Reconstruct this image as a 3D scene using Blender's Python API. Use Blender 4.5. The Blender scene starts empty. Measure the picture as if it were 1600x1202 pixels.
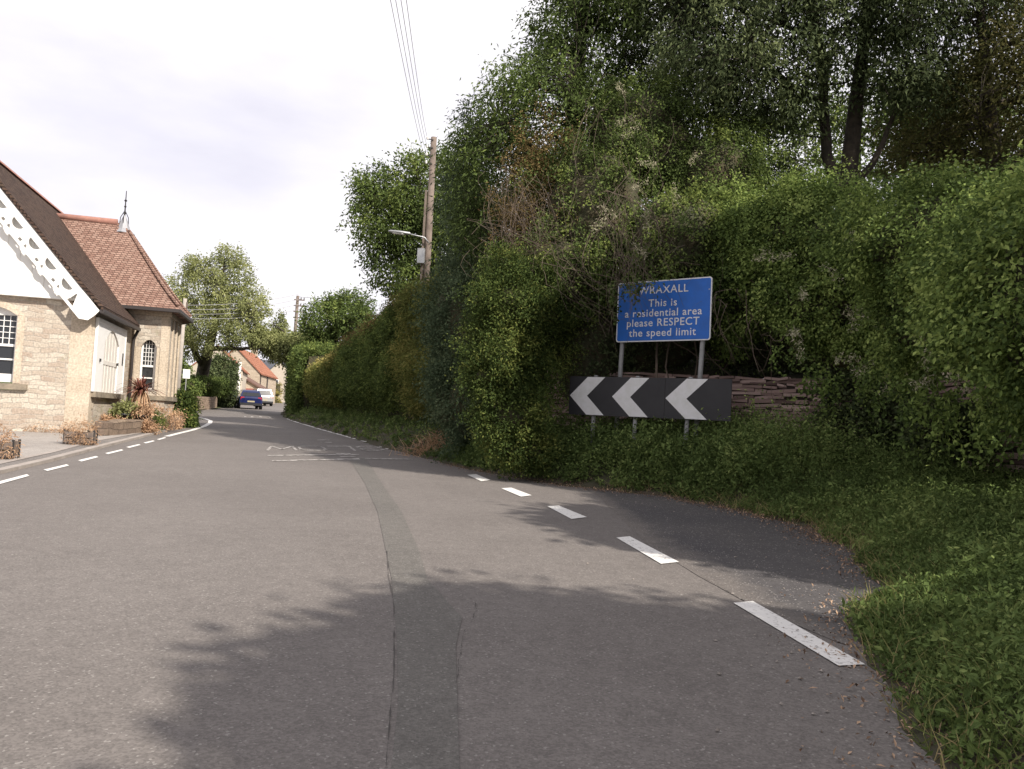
import bpy, math, random
import numpy as np
from mathutils import Vector, Matrix

# ------------------------------------------------------------------ camera, sky, sun, exposure
SC = bpy.context.scene
COL = SC.collection
FPX = 1250.0; ROLL = math.radians(2.9); PITCH = math.atan(60 / 1250); EYE = 1.35
RD = np.array([-.30, .954]); SLOPE = .022            # the road climbs gently away from the viewer
SUN_AZ, SUN_EL = math.radians(130), math.radians(38)

cam_d = bpy.data.cameras.new('camera'); cam = bpy.data.objects.new('camera', cam_d); COL.objects.link(cam)
cam_d.sensor_width = 36; cam_d.lens = 36 * FPX / 1600; cam_d.clip_start = .05; cam_d.clip_end = 3000
cam.location = (0, 0, EYE)
cam.rotation_euler = (Matrix.Rotation(math.pi / 2 + PITCH, 3, 'X') @ Matrix.Rotation(ROLL, 3, 'Z')).to_euler()
SC.camera = cam

W = bpy.data.worlds.new('World'); SC.world = W; W.use_nodes = True
nt = W.node_tree; nt.nodes.clear()
wo = nt.nodes.new('ShaderNodeOutputWorld'); bg = nt.nodes.new('ShaderNodeBackground')
sky = nt.nodes.new('ShaderNodeTexSky'); sky.sky_type = 'NISHITA'; sky.sun_disc = False
sky.sun_elevation = SUN_EL; sky.sun_rotation = SUN_AZ
tc = nt.nodes.new('ShaderNodeTexCoord'); mp = nt.nodes.new('ShaderNodeMapping'); mp.inputs['Scale'].default_value = (1.3, 1.3, 3.6)
nz = nt.nodes.new('ShaderNodeTexNoise'); nz.inputs['Scale'].default_value = 1.7; nz.inputs['Detail'].default_value = 6; nz.inputs['Roughness'].default_value = .5
cr = nt.nodes.new('ShaderNodeValToRGB'); cr.color_ramp.elements[0].position = .3; cr.color_ramp.elements[0].color = (.88, .88, .88, 1)
cr.color_ramp.elements[1].position = .6; cr.color_ramp.elements[1].color = (1, 1, 1, 1)
cl = nt.nodes.new('ShaderNodeValToRGB'); cl.color_ramp.elements[0].position = .32; cl.color_ramp.elements[0].color = (6.9, 6.65, 7.5, 1)
cl.color_ramp.elements[1].position = .6; cl.color_ramp.elements[1].color = (8.7, 8.5, 8.8, 1)
mx = nt.nodes.new('ShaderNodeMix'); mx.data_type = 'RGBA'
L = nt.links.new
L(tc.outputs['Generated'], mp.inputs['Vector']); L(mp.outputs['Vector'], nz.inputs['Vector'])
L(nz.outputs['Fac'], cr.inputs['Fac']); L(nz.outputs['Fac'], cl.inputs['Fac'])
L(cr.outputs['Color'], mx.inputs[0]); L(sky.outputs['Color'], mx.inputs[6]); L(cl.outputs['Color'], mx.inputs[7])
L(mx.outputs[2], bg.inputs['Color']); bg.inputs['Strength'].default_value = .1
L(bg.outputs['Background'], wo.inputs['Surface'])

sd = bpy.data.lights.new('sun', 'SUN'); sd.energy = 5; sd.angle = math.radians(.6); sd.color = (1, .93, .83)
sun = bpy.data.objects.new('sun', sd); COL.objects.link(sun)
sdir = Vector((math.sin(SUN_AZ) * math.cos(SUN_EL), math.cos(SUN_AZ) * math.cos(SUN_EL), math.sin(SUN_EL)))
sun.rotation_euler = sdir.to_track_quat('Z', 'Y').to_euler()
vs = SC.view_settings; vs.view_transform = 'Standard'; vs.look = 'None'; vs.gamma = 1; vs.exposure = .4

# ------------------------------------------------------------------ helpers: survey of the photograph
def ray(x, y):
    dx, dy = x - 800, 601 - y
    tx = dx * math.cos(ROLL) - dy * math.sin(ROLL); ty = dx * math.sin(ROLL) + dy * math.cos(ROLL)
    c, s = math.cos(PITCH), math.sin(PITCH)
    return np.array([tx, FPX * c - ty * s, FPX * s + ty * c]) / FPX
def gz(x, y): return SLOPE * (RD[0] * x + RD[1] * y)
def G(x, y, h=0.):                     # ground point seen at a pixel, h above the road plane
    d = ray(x, y); t = (h - EYE) / (d[2] - SLOPE * (RD @ d[:2])); return np.array([0, 0, EYE]) + d * t
def AT(x, y, Y):                       # point at forward distance Y
    d = ray(x, y); return np.array([0, 0, EYE]) + d * (Y / d[1])
def on(x, y, h=0.): return np.array([x, y, gz(x, y) + h])

# ------------------------------------------------------------------ helpers: mesh building
class MB:
    def __init__(s): s.V = []; s.Lp = []; s.S = []; s.M = []; s.T = []; s.n = 0
    def add(s, V, faces, m=0, tint=.5):
        V = np.asarray(V, float).reshape(-1, 3)
        s.V.append(V)
        for f in faces: s.Lp.append(np.asarray(f, int) + s.n); 
        s.S.append(np.array([len(f) for f in faces], int)); s.M.append(np.full(len(faces), m, int))
        s.T.append(np.full(len(V), tint, float)); s.n += len(V)
    def quads(s, V, m=0, tint=None):   # V (n,4,3): loose quads
        V = np.asarray(V, float); n = len(V)
        s.V.append(V.reshape(-1, 3)); s.Lp.append(np.arange(n * 4) + s.n)
        s.S.append(np.full(n, 4)); s.M.append(np.full(n, m))
        s.T.append(np.repeat(np.full(n, .5) if tint is None else tint, 4)); s.n += n * 4
    def grid(s, P, m=0, tint=.5, closed=False):   # P (r,c,3)
        P = np.asarray(P, float); r, c = P.shape[:2]
        s.V.append(P.reshape(-1, 3))
        i, j = np.meshgrid(np.arange(r - 1), np.arange(c if closed else c - 1), indexing='ij')
        j2 = (j + 1) % c
        q = np.stack([i * c + j, i * c + j2, (i + 1) * c + j2, (i + 1) * c + j], -1).reshape(-1)
        s.Lp.append(q + s.n); k = len(q) // 4
        s.S.append(np.full(k, 4)); s.M.append(np.full(k, m)); s.T.append(np.full(r * c, tint)); s.n += r * c
    def box(s, x0, x1, y0, y1, z0, z1, m=0):
        V = [(x, y, z) for z in (z0, z1) for x, y in ((x0, y0), (x1, y0), (x1, y1), (x0, y1))]
        s.add(V, [(3, 2, 1, 0), (4, 5, 6, 7), (0, 1, 5, 4), (1, 2, 6, 5), (2, 3, 7, 6), (3, 0, 4, 7)], m); return s
    def prism(s, poly, fn, d0, d1, m=0):          # poly 2D, fn(u,v,d)->xyz
        n = len(poly)
        V = [fn(u, v, d0) for u, v in poly] + [fn(u, v, d1) for u, v in poly]
        F = [tuple(range(n))[::-1], tuple(range(n, 2 * n))] + [(i, (i + 1) % n, n + (i + 1) % n, n + i) for i in range(n)]
        s.add(V, F, m); return s
    def obox(s, A, B, w, h, m=0, up=(0, 0, 1)):   # bar from A to B
        A, B = Vector(A), Vector(B); d = (B - A).normalized(); u = Vector(up)
        sd_ = d.cross(u)
        if sd_.length < 1e-4: sd_ = d.cross(Vector((0, 1, 0)))
        sd_.normalize(); u = sd_.cross(d)
        V = [p + sd_ * a * w / 2 + u * b * h / 2 for p in (A, B) for a, b in ((-1, -1), (1, -1), (1, 1), (-1, 1))]
        s.add([tuple(v) for v in V], [(0, 1, 2, 3), (7, 6, 5, 4), (0, 4, 5, 1), (1, 5, 6, 2), (2, 6, 7, 3), (3, 7, 4, 0)], m); return s
    def tube(s, pts, rad, sides=6, m=0, tint=.5, cap=True):
        P = np.asarray(pts, float); n = len(P)
        R_ = np.full(n, rad) if np.isscalar(rad) else np.asarray(rad, float)
        T = np.gradient(P, axis=0); T /= np.linalg.norm(T, axis=1)[:, None] + 1e-9
        ref = np.array([0, 0, 1.]) if abs(T[:, 2]).mean() < .8 else np.array([1., .2, 0])
        A = np.cross(T, ref); A /= np.linalg.norm(A, axis=1)[:, None] + 1e-9; B = np.cross(A, T)
        a = np.linspace(0, 2 * math.pi, sides, endpoint=False)
        ring = P[:, None] + R_[:, None, None] * (np.cos(a)[None, :, None] * A[:, None] + np.sin(a)[None, :, None] * B[:, None])
        n0 = s.n; s.grid(ring, m, tint, True)
        if cap:
            for k, rev in ((0, 0), (n - 1, 1)):
                f = np.arange(sides) + n0 + k * sides
                s.Lp.append(f if rev else f[::-1]); s.S.append(np.array([sides])); s.M.append(np.array([m]))
        return s
    def build(s, name, mats, parent=None, smooth=False):
        me = bpy.data.meshes.new(name); V = np.concatenate(s.V); lp = np.concatenate(s.Lp).astype(np.int32)
        sz = np.concatenate(s.S).astype(np.int32); mi = np.concatenate(s.M).astype(np.int32)
        me.vertices.add(len(V)); me.vertices.foreach_set('co', V.astype(np.float32).ravel())
        me.loops.add(len(lp)); me.loops.foreach_set('vertex_index', lp)
        me.polygons.add(len(sz)); st = np.concatenate([[0], np.cumsum(sz)[:-1]]).astype(np.int32)
        me.polygons.foreach_set('loop_start', st)
        try: me.polygons.foreach_set('loop_total', sz)
        except Exception: pass
        for m in (mats if isinstance(mats, (list, tuple)) else [mats]): me.materials.append(m)
        me.polygons.foreach_set('material_index', mi)
        me.polygons.foreach_set('use_smooth', np.full(len(sz), bool(smooth)))
        at = me.attributes.new('tint', 'FLOAT', 'POINT'); at.data.foreach_set('value', np.concatenate(s.T).astype(np.float32))
        me.update(calc_edges=True); me.validate()
        o = bpy.data.objects.new(name, me); COL.objects.link(o)
        if parent: o.parent = parent
        return o

def tag(o, label=None, cat=None, group=None, kind=None):
    if label: o['label'] = label
    if cat: o['category'] = cat
    if group: o['group'] = group
    if kind: o['kind'] = kind
    return o
def empty(name, loc, rz=0, label=None, cat=None, group=None):
    o = bpy.data.objects.new(name, None); COL.objects.link(o); o.location = [float(v) for v in loc]; o.rotation_euler = (0, 0, rz)
    o.empty_display_size = .3
    return tag(o, label, cat, group)

# ------------------------------------------------------------------ helpers: materials
def mat(name, col, rough=.8, metal=0., spec=.3, noise=None, bump=None, th=(.38, .64)):
    """noise=(scale, amount, col2) object-space mottling; bump=(scale, strength, dist)"""
    m = bpy.data.materials.new(name); m.use_nodes = True; t = m.node_tree; b = t.nodes['Principled BSDF']
    b.inputs['Base Color'].default_value = (*col, 1); b.inputs['Roughness'].default_value = rough
    b.inputs['Metallic'].default_value = metal; b.inputs['Specular IOR Level'].default_value = spec
    if noise or bump:
        c = t.nodes.new('ShaderNodeTexCoord')
    if noise:
        n = t.nodes.new('ShaderNodeTexNoise'); n.inputs['Scale'].default_value = noise[0]; n.inputs['Detail'].default_value = 7
        n.inputs['Roughness'].default_value = .65
        r = t.nodes.new('ShaderNodeMapRange'); r.inputs[1].default_value = th[0]; r.inputs[2].default_value = th[1]; r.inputs[4].default_value = noise[1]
        k = t.nodes.new('ShaderNodeMix'); k.data_type = 'RGBA'; k.inputs[6].default_value = (*col, 1); k.inputs[7].default_value = (*noise[2], 1)
        t.links.new(c.outputs['Object'], n.inputs['Vector']); t.links.new(n.outputs['Fac'], r.inputs[0])
        t.links.new(r.outputs[0], k.inputs[0]); t.links.new(k.outputs[2], b.inputs['Base Color'])
    if bump:
        n2 = t.nodes.new('ShaderNodeTexNoise'); n2.inputs['Scale'].default_value = bump[0]; n2.inputs['Detail'].default_value = 5
        bm = t.nodes.new('ShaderNodeBump'); bm.inputs['Strength'].default_value = bump[1]; bm.inputs['Distance'].default_value = bump[2]
        t.links.new(c.outputs['Object'], n2.inputs['Vector']); t.links.new(n2.outputs['Fac'], bm.inputs['Height'])
        t.links.new(bm.outputs['Normal'], b.inputs['Normal'])
    return m

def leaf_mat(name, c0, c1, c2, trans=.3, rough=.75):
    m = bpy.data.materials.new(name); m.use_nodes = True; t = m.node_tree; b = t.nodes['Principled BSDF']; o = t.nodes['Material Output']
    c0, c1, c2 = [(c[0] * 1.66, c[1] * 1.46, c[2] * 1.55) for c in (c0, c1, c2)]
    a = t.nodes.new('ShaderNodeAttribute'); a.attribute_name = 'tint'
    r = t.nodes.new('ShaderNodeValToRGB'); e = r.color_ramp.elements
    e[0].position = .1; e[0].color = (*c0, 1); e[1].position = .92; e[1].color = (*c2, 1)
    x = e.new(.5); x.color = (*c1, 1)
    t.links.new(a.outputs['Fac'], r.inputs['Fac']); t.links.new(r.outputs['Color'], b.inputs['Base Color'])
    b.inputs['Roughness'].default_value = rough; b.inputs['Specular IOR Level'].default_value = .12
    tr = t.nodes.new('ShaderNodeBsdfTranslucent'); t.links.new(r.outputs['Color'], tr.inputs['Color'])
    ms = t.nodes.new('ShaderNodeMixShader'); ms.inputs[0].default_value = trans
    t.links.new(b.outputs[0], ms.inputs[1]); t.links.new(tr.outputs[0], ms.inputs[2]); t.links.new(ms.outputs[0], o.inputs['Surface'])
    return m

def asphalt(name, base, alt, speck, bumpd=.004, fade=None):
    m = bpy.data.materials.new(name); m.use_nodes = True; t = m.node_tree; b = t.nodes['Principled BSDF']; N = t.nodes.new; K = t.links.new
    b.inputs['Roughness'].default_value = .8; b.inputs['Specular IOR Level'].default_value = .3
    c = N('ShaderNodeTexCoord')
    n1 = N('ShaderNodeTexNoise'); n1.inputs['Scale'].default_value = .45; n1.inputs['Detail'].default_value = 4; n1.inputs['Roughness'].default_value = .62
    r1 = N('ShaderNodeMapRange'); r1.inputs[1].default_value = .35; r1.inputs[2].default_value = .68
    k1 = N('ShaderNodeMix'); k1.data_type = 'RGBA'; k1.inputs[6].default_value = (*base, 1); k1.inputs[7].default_value = (*alt, 1)
    src = k1.outputs[2]
    if fade:                                              # blends to the fade colour where the tint runs out
        at_ = N('ShaderNodeAttribute'); at_.attribute_name = 'tint'; nb = N('ShaderNodeTexNoise'); nb.inputs['Scale'].default_value = 3.5; nb.inputs['Detail'].default_value = 8; nb.inputs['Roughness'].default_value = .7
        K(c.outputs['Object'], nb.inputs['Vector']); ad = N('ShaderNodeMath'); ad.operation = 'ADD'; K(at_.outputs['Fac'], ad.inputs[0]); K(nb.outputs['Fac'], ad.inputs[1])
        mr_ = N('ShaderNodeMapRange'); mr_.inputs[1].default_value = .62; mr_.inputs[2].default_value = 1.1; K(ad.outputs[0], mr_.inputs[0])
        kf = N('ShaderNodeMix'); kf.data_type = 'RGBA'; kf.inputs[6].default_value = (*fade, 1); K(mr_.outputs[0], kf.inputs[0]); K(k1.outputs[2], kf.inputs[7]); src = kf.outputs[2]
    v = N('ShaderNodeTexVoronoi'); v.inputs['Scale'].default_value = 95
    r2 = N('ShaderNodeMapRange'); r2.inputs[1].default_value = .0; r2.inputs[2].default_value = 1.; r2.inputs[3].default_value = .78; r2.inputs[4].default_value = 1.22
    sp = N('ShaderNodeSeparateColor')
    mul = N('ShaderNodeMix'); mul.data_type = 'RGBA'; mul.blend_type = 'MULTIPLY'; mul.inputs[0].default_value = 1
    gt = N('ShaderNodeMath'); gt.operation = 'GREATER_THAN'; gt.inputs[1].default_value = .975
    k2 = N('ShaderNodeMix'); k2.data_type = 'RGBA'; k2.inputs[7].default_value = (*speck, 1)
    nf = N('ShaderNodeTexNoise'); nf.inputs['Scale'].default_value = 9; nf.inputs['Detail'].default_value = 6
    rf = N('ShaderNodeMapRange'); rf.inputs[1].default_value = .3; rf.inputs[2].default_value = .7; rf.inputs[3].default_value = .91; rf.inputs[4].default_value = 1.08
    mulf = N('ShaderNodeMix'); mulf.data_type = 'RGBA'; mulf.blend_type = 'MULTIPLY'; mulf.inputs[0].default_value = 1
    K(c.outputs['Object'], n1.inputs['Vector']); K(c.outputs['Object'], v.inputs['Vector']); K(c.outputs['Object'], nf.inputs['Vector'])
    K(n1.outputs['Fac'], r1.inputs[0]); K(r1.outputs[0], k1.inputs[0])
    K(v.outputs['Color'], sp.inputs[0]); K(sp.outputs[0], r2.inputs[0])
    K(src, mul.inputs[6]); K(r2.outputs[0], mul.inputs[7])
    K(nf.outputs['Fac'], rf.inputs[0]); K(mul.outputs[2], mulf.inputs[6]); K(rf.outputs[0], mulf.inputs[7])
    K(sp.outputs[1], gt.inputs[0]); K(gt.outputs[0], k2.inputs[0]); K(mulf.outputs[2], k2.inputs[6])
    K(k2.outputs[2], b.inputs['Base Color'])
    bm = N('ShaderNodeBump'); bm.inputs['Strength'].default_value = .35; bm.inputs['Distance'].default_value = bumpd
    K(v.outputs['Distance'], bm.inputs['Height']); K(bm.outputs['Normal'], b.inputs['Normal'])
    return m

def masonry(name, cols, mortar, bw, bh, squash=0., zs=1., dist=.03, bump=.5, msize=.012, stain=None):
    """coursed stone or tile in the object's own (x+y, z) plane with per-stone colours"""
    m = bpy.data.materials.new(name); m.use_nodes = True; t = m.node_tree; b = t.nodes['Principled BSDF']; N = t.nodes.new; K = t.links.new
    b.inputs['Roughness'].default_value = .9; b.inputs['Specular IOR Level'].default_value = .15
    c = N('ShaderNodeTexCoord'); s = N('ShaderNodeSeparateXYZ'); ad = N('ShaderNodeMath'); ad.operation = 'ADD'
    mz = N('ShaderNodeMath'); mz.operation = 'MULTIPLY'; mz.inputs[1].default_value = zs
    cb = N('ShaderNodeCombineXYZ')
    K(c.outputs['Object'], s.inputs[0]); K(s.outputs[0], ad.inputs[0]); K(s.outputs[1], ad.inputs[1]); K(s.outputs[2], mz.inputs[0])
    K(ad.outputs[0], cb.inputs[0]); K(mz.outputs[0], cb.inputs[1])
    n = N('ShaderNodeTexNoise'); n.inputs['Scale'].default_value = 1.6; n.inputs['Detail'].default_value = 3
    K(cb.outputs[0], n.inputs['Vector'])
    sub = N('ShaderNodeVectorMath'); sub.operation = 'SUBTRACT'; sub.inputs[1].default_value = (.5, .5, .5)
    sc = N('ShaderNodeVectorMath'); sc.operation = 'SCALE'; sc.inputs['Scale'].default_value = dist * 6
    av = N('ShaderNodeVectorMath'); av.operation = 'ADD'
    K(n.outputs['Color'], sub.inputs[0]); K(sub.outputs[0], sc.inputs[0]); K(cb.outputs[0], av.inputs[0]); K(sc.outputs[0], av.inputs[1])
    br = N('ShaderNodeTexBrick'); br.inputs['Scale'].default_value = 1; br.inputs['Brick Width'].default_value = bw; br.inputs['Row Height'].default_value = bh
    br.inputs['Mortar Size'].default_value = msize; br.inputs['Mortar Smooth'].default_value = .4; br.inputs['Bias'].default_value = 0
    br.inputs['Color1'].default_value = (0, 0, 0, 1); br.inputs['Color2'].default_value = (1, 1, 1, 1); br.inputs['Mortar'].default_value = (.5, .5, .5, 1)
    K(av.outputs[0], br.inputs['Vector'])
    rp = N('ShaderNodeValToRGB'); rp.color_ramp.interpolation = 'LINEAR'
    e = rp.color_ramp.elements; k = len(cols)
    e[0].position = 0; e[0].color = (*cols[0], 1); e[1].position = 1; e[1].color = (*cols[-1], 1)
    for i in range(1, k - 1): x = e.new(i / (k - 1)); x.color = (*cols[i], 1)
    n2 = N('ShaderNodeTexNoise'); n2.inputs['Scale'].default_value = 2.3; n2.inputs['Detail'].default_value = 8; n2.inputs['Roughness'].default_value = .7
    K(c.outputs['Object'], n2.inputs['Vector'])
    mixv = N('ShaderNodeMix'); mixv.inputs[0].default_value = .45
    K(br.outputs['Color'], mixv.inputs[2]); K(n2.outputs['Fac'], mixv.inputs[3]); K(mixv.outputs[0], rp.inputs['Fac'])
    fin = N('ShaderNodeMix'); fin.data_type = 'RGBA'; fin.inputs[7].default_value = (*mortar, 1)
    K(br.outputs['Fac'], fin.inputs[0]); K(rp.outputs['Color'], fin.inputs[6])
    out = fin.outputs[2]
    n3 = N('ShaderNodeTexNoise'); n3.inputs['Scale'].default_value = 22; n3.inputs['Detail'].default_value = 6
    K(c.outputs['Object'], n3.inputs['Vector'])
    r3 = N('ShaderNodeMapRange'); r3.inputs[1].default_value = .3; r3.inputs[2].default_value = .7; r3.inputs[3].default_value = .75; r3.inputs[4].default_value = 1.2
    mu = N('ShaderNodeMix'); mu.data_type = 'RGBA'; mu.blend_type = 'MULTIPLY'; mu.inputs[0].default_value = 1
    K(n3.outputs['Fac'], r3.inputs[0]); K(out, mu.inputs[6]); K(r3.outputs[0], mu.inputs[7]); out = mu.outputs[2]
    if stain:
        n4 = N('ShaderNodeTexNoise'); n4.inputs['Scale'].default_value = stain[0]; n4.inputs['Detail'].default_value = 9; n4.inputs['Roughness'].default_value = .75
        K(c.outputs['Object'], n4.inputs['Vector'])
        r4 = N('ShaderNodeMapRange'); r4.inputs[1].default_value = stain[2]; r4.inputs[2].default_value = stain[2] + .08
        st = N('ShaderNodeMix'); st.data_type = 'RGBA'; st.inputs[7].default_value = (*stain[1], 1)
        K(n4.outputs['Fac'], r4.inputs[0]); K(r4.outputs[0], st.inputs[0]); K(out, st.inputs[6]); out = st.outputs[2]
    K(out, b.inputs['Base Color'])
    iv = N('ShaderNodeMath'); iv.operation = 'SUBTRACT'; iv.inputs[0].default_value = 1
    K(br.outputs['Fac'], iv.inputs[1])
    ha = N('ShaderNodeMath'); ha.operation = 'MULTIPLY_ADD'; ha.inputs[1].default_value = .5
    K(n3.outputs['Fac'], ha.inputs[0]); K(iv.outputs[0], ha.inputs[2])
    bm = N('ShaderNodeBump'); bm.inputs['Strength'].default_value = bump; bm.inputs['Distance'].default_value = .02
    K(ha.outputs[0], bm.inputs['Height']); K(bm.outputs['Normal'], b.inputs['Normal'])
    return m

M = {}
M['road'] = asphalt('asphalt', (.138, .123, .114), (.166, .149, .138), (.245, .226, .21))
M['patch'] = asphalt('asphalt_repair', (.116, .108, .099), (.136, .126, .115), (.21, .2, .185))
M['layby'] = asphalt('layby_tarmac', (.062, .058, .061), (.088, .081, .079), (.3, .28, .26), .008, fade=(.135, .12, .11))
M['pave'] = asphalt('pavement_tarmac', (.15, .135, .125), (.19, .172, .16), (.34, .31, .29))
M['fore'] = asphalt('forecourt_surface', (.27, .245, .225), (.34, .31, .285), (.45, .42, .38))
M['kerb'] = mat('kerb_stone', (.36, .32, .29), .9, noise=(3, .8, (.24, .21, .19)), bump=(30, .4, .01))
M['paint'] = mat('road_paint', (.7, .68, .65), .75, noise=(26, .9, (.2, .18, .17)), bump=(60, .4, .004), th=(.56, .68))
M['paint_old'] = mat('worn_road_paint', (.5, .47, .44), .75, noise=(9, 1., (.15, .135, .125)), th=(.42, .58))
M['earth'] = mat('earth', (.06, .048, .034), 1, noise=(2, .8, (.05, .055, .028)), bump=(8, .6, .05))
M['field'] = mat('field_grass', (.075, .1, .035), 1, noise=(.3, .9, (.1, .095, .045)), bump=(5, .6, .1))
M['bark'] = mat('bark', (.075, .06, .048), .95, noise=(6, .9, (.035, .03, .025)), bump=(18, .8, .03))
M['twig'] = mat('dry_twig', (.15, .115, .09), .95, noise=(5, .8, (.08, .06, .045)))
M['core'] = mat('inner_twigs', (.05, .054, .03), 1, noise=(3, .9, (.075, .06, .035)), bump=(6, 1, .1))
M['white'] = mat('white_paint', (.82, .81, .79), .6, noise=(4, .35, (.7, .68, .64)))
M['glass'] = mat('window_glass', (.02, .022, .025), .08, spec=.6)
M['lead'] = mat('lead', (.33, .33, .35), .6, .2, noise=(6, .6, (.24, .24, .25)))
M['iron'] = mat('dark_iron', (.035, .033, .033), .6)
M['galv'] = mat('galvanised_steel', (.42, .43, .44), .45, .6, noise=(9, .6, (.3, .3, .3)))
M['pole_grey'] = mat('grey_painted_post', (.3, .3, .3), .55, noise=(7, .7, (.2, .2, .19)))
M['wood'] = mat('weathered_pole_wood', (.2, .16, .135), .95, noise=(4, .9, (.12, .095, .08)), bump=(20, .5, .02))
M['wire'] = mat('wire', (.3, .29, .3), .6)

# ------------------------------------------------------------------ helpers: foliage
def rng(seed): return np.random.default_rng(seed)
def noise3(P, freq, seed):
    r = rng(seed); K = r.normal(size=(6, 3)); K /= np.linalg.norm(K, axis=1)[:, None]; ph = r.uniform(0, 6.28, 6); fr = r.uniform(.7, 1.6, 6) * freq
    return np.sin((P @ K.T) * fr * 2 * math.pi + ph).sum(1) / 6 * 1.6
def unit(v): return v / (np.linalg.norm(v, axis=-1, keepdims=True) + 1e-9)

def leaves(mb, P, length, width, r, out=None, droop=.2, tint=None, m=0, lift=.35, flat=.4):
    n = len(P)
    d = unit(r.normal(size=(n, 3)) + (0 if out is None else out * .9)); d[:, 2] += lift * 0 - droop; d = unit(d)
    nn = unit(r.normal(size=(n, 3)) * (1 - flat) + np.array([0, 0, flat * 1.6]) + (0 if out is None else out * flat))
    sd_ = unit(np.cross(d, nn)); nn = np.cross(sd_, d)
    Ln = (length * r.uniform(.6, 1.25, n))[:, None]; Wd = (width * r.uniform(.7, 1.2, n))[:, None]
    mid = P + d * Ln * .45 + nn * Ln * .06
    q = np.stack([P, mid + sd_ * Wd / 2, P + d * Ln - nn * Ln * .08, mid - sd_ * Wd / 2], 1)
    mb.quads(q, m, np.full(n, .5) if tint is None else tint)

def shell(ells, n, seed, depth=.35, lump=.18, lf=.5, zmin=None):
    """points near the lumpy surface of a union of ellipsoids, with outward directions"""
    r = rng(seed); E = np.array(ells, float); C, Rr = E[:, :3], E[:, 3:]
    w = (Rr[:, 0] * Rr[:, 1] * Rr[:, 2]) ** (2 / 3); out_p, out_d = [], []; got = 0
    while got < n:
        k = r.choice(len(E), n * 2, p=w / w.sum()); u = unit(r.normal(size=(n * 2, 3)))
        f = 1 - depth * r.uniform(0, 1, n * 2) ** 1.6
        p0 = C[k] + u * Rr[k]
        f *= 1 + lump * noise3(p0, lf, seed) + lump * .6 * noise3(p0, lf * 2.7, seed + 1)
        p = C[k] + u * Rr[k] * f[:, None]
        ok = np.ones(len(p), bool)
        for j in range(len(E)):
            q = np.linalg.norm((p - C[j]) / Rr[j], axis=1); ok &= ~((q < .72) & (k != j))
        if zmin is not None: ok &= p[:, 2] > zmin
        dd = unit(u / Rr[k])
        out_p.append(p[ok]); out_d.append(dd[ok]); got += ok.sum()
    return np.concatenate(out_p)[:n], np.concatenate(out_d)[:n]

def foliage(mb, ells, nclump, per, spread, ll, lw, seed, depth=.35, lump=.18, lf=.5, droop=.2, m=0, t0=.15, tr=.55, zmin=None, flat=.4, sprig=.5):
    r = rng(seed + 77); P, D = shell(ells, nclump, seed, depth, lump, lf, zmin)
    ct = np.clip(t0 + tr * r.uniform(0, 1, nclump) + .16 * noise3(P, lf * .8, seed + 5), 0, 1)
    k = np.repeat(np.arange(nclump), per); n = len(k)
    a = r.uniform(-.6, 1, n)[:, None]                       # each clump is a short leafy sprig
    ax = unit(D * .8 + r.normal(size=(nclump, 3)) * .7 + np.array([0, 0, -droop]))
    Q = P[k] + ax[k] * a * spread * sprig * 2 + r.normal(size=(n, 3)) * spread * .5
    leaves(mb, Q, ll, lw, r, unit(D[k] * .5 + ax[k] * .5), droop, np.clip(ct[k] + r.normal(size=n) * .13, 0, 1), m, flat=flat)
    return P, D

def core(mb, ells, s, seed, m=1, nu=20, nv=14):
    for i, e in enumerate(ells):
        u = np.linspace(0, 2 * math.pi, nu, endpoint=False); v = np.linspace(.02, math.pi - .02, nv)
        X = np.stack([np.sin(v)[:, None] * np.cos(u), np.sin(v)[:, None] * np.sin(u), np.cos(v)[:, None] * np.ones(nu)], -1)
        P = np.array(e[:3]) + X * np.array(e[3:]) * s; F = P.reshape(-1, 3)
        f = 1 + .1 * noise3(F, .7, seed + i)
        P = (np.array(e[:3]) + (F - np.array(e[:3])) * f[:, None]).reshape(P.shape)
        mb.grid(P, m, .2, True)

def curve(A, B, bend, r, n=6):
    A, B = np.asarray(A, float), np.asarray(B, float); t = np.linspace(0, 1, n)[:, None]
    off = r.normal(size=3) * bend * np.linalg.norm(B - A)
    return A + (B - A) * t + off * (t * (1 - t)) * 2

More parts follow.
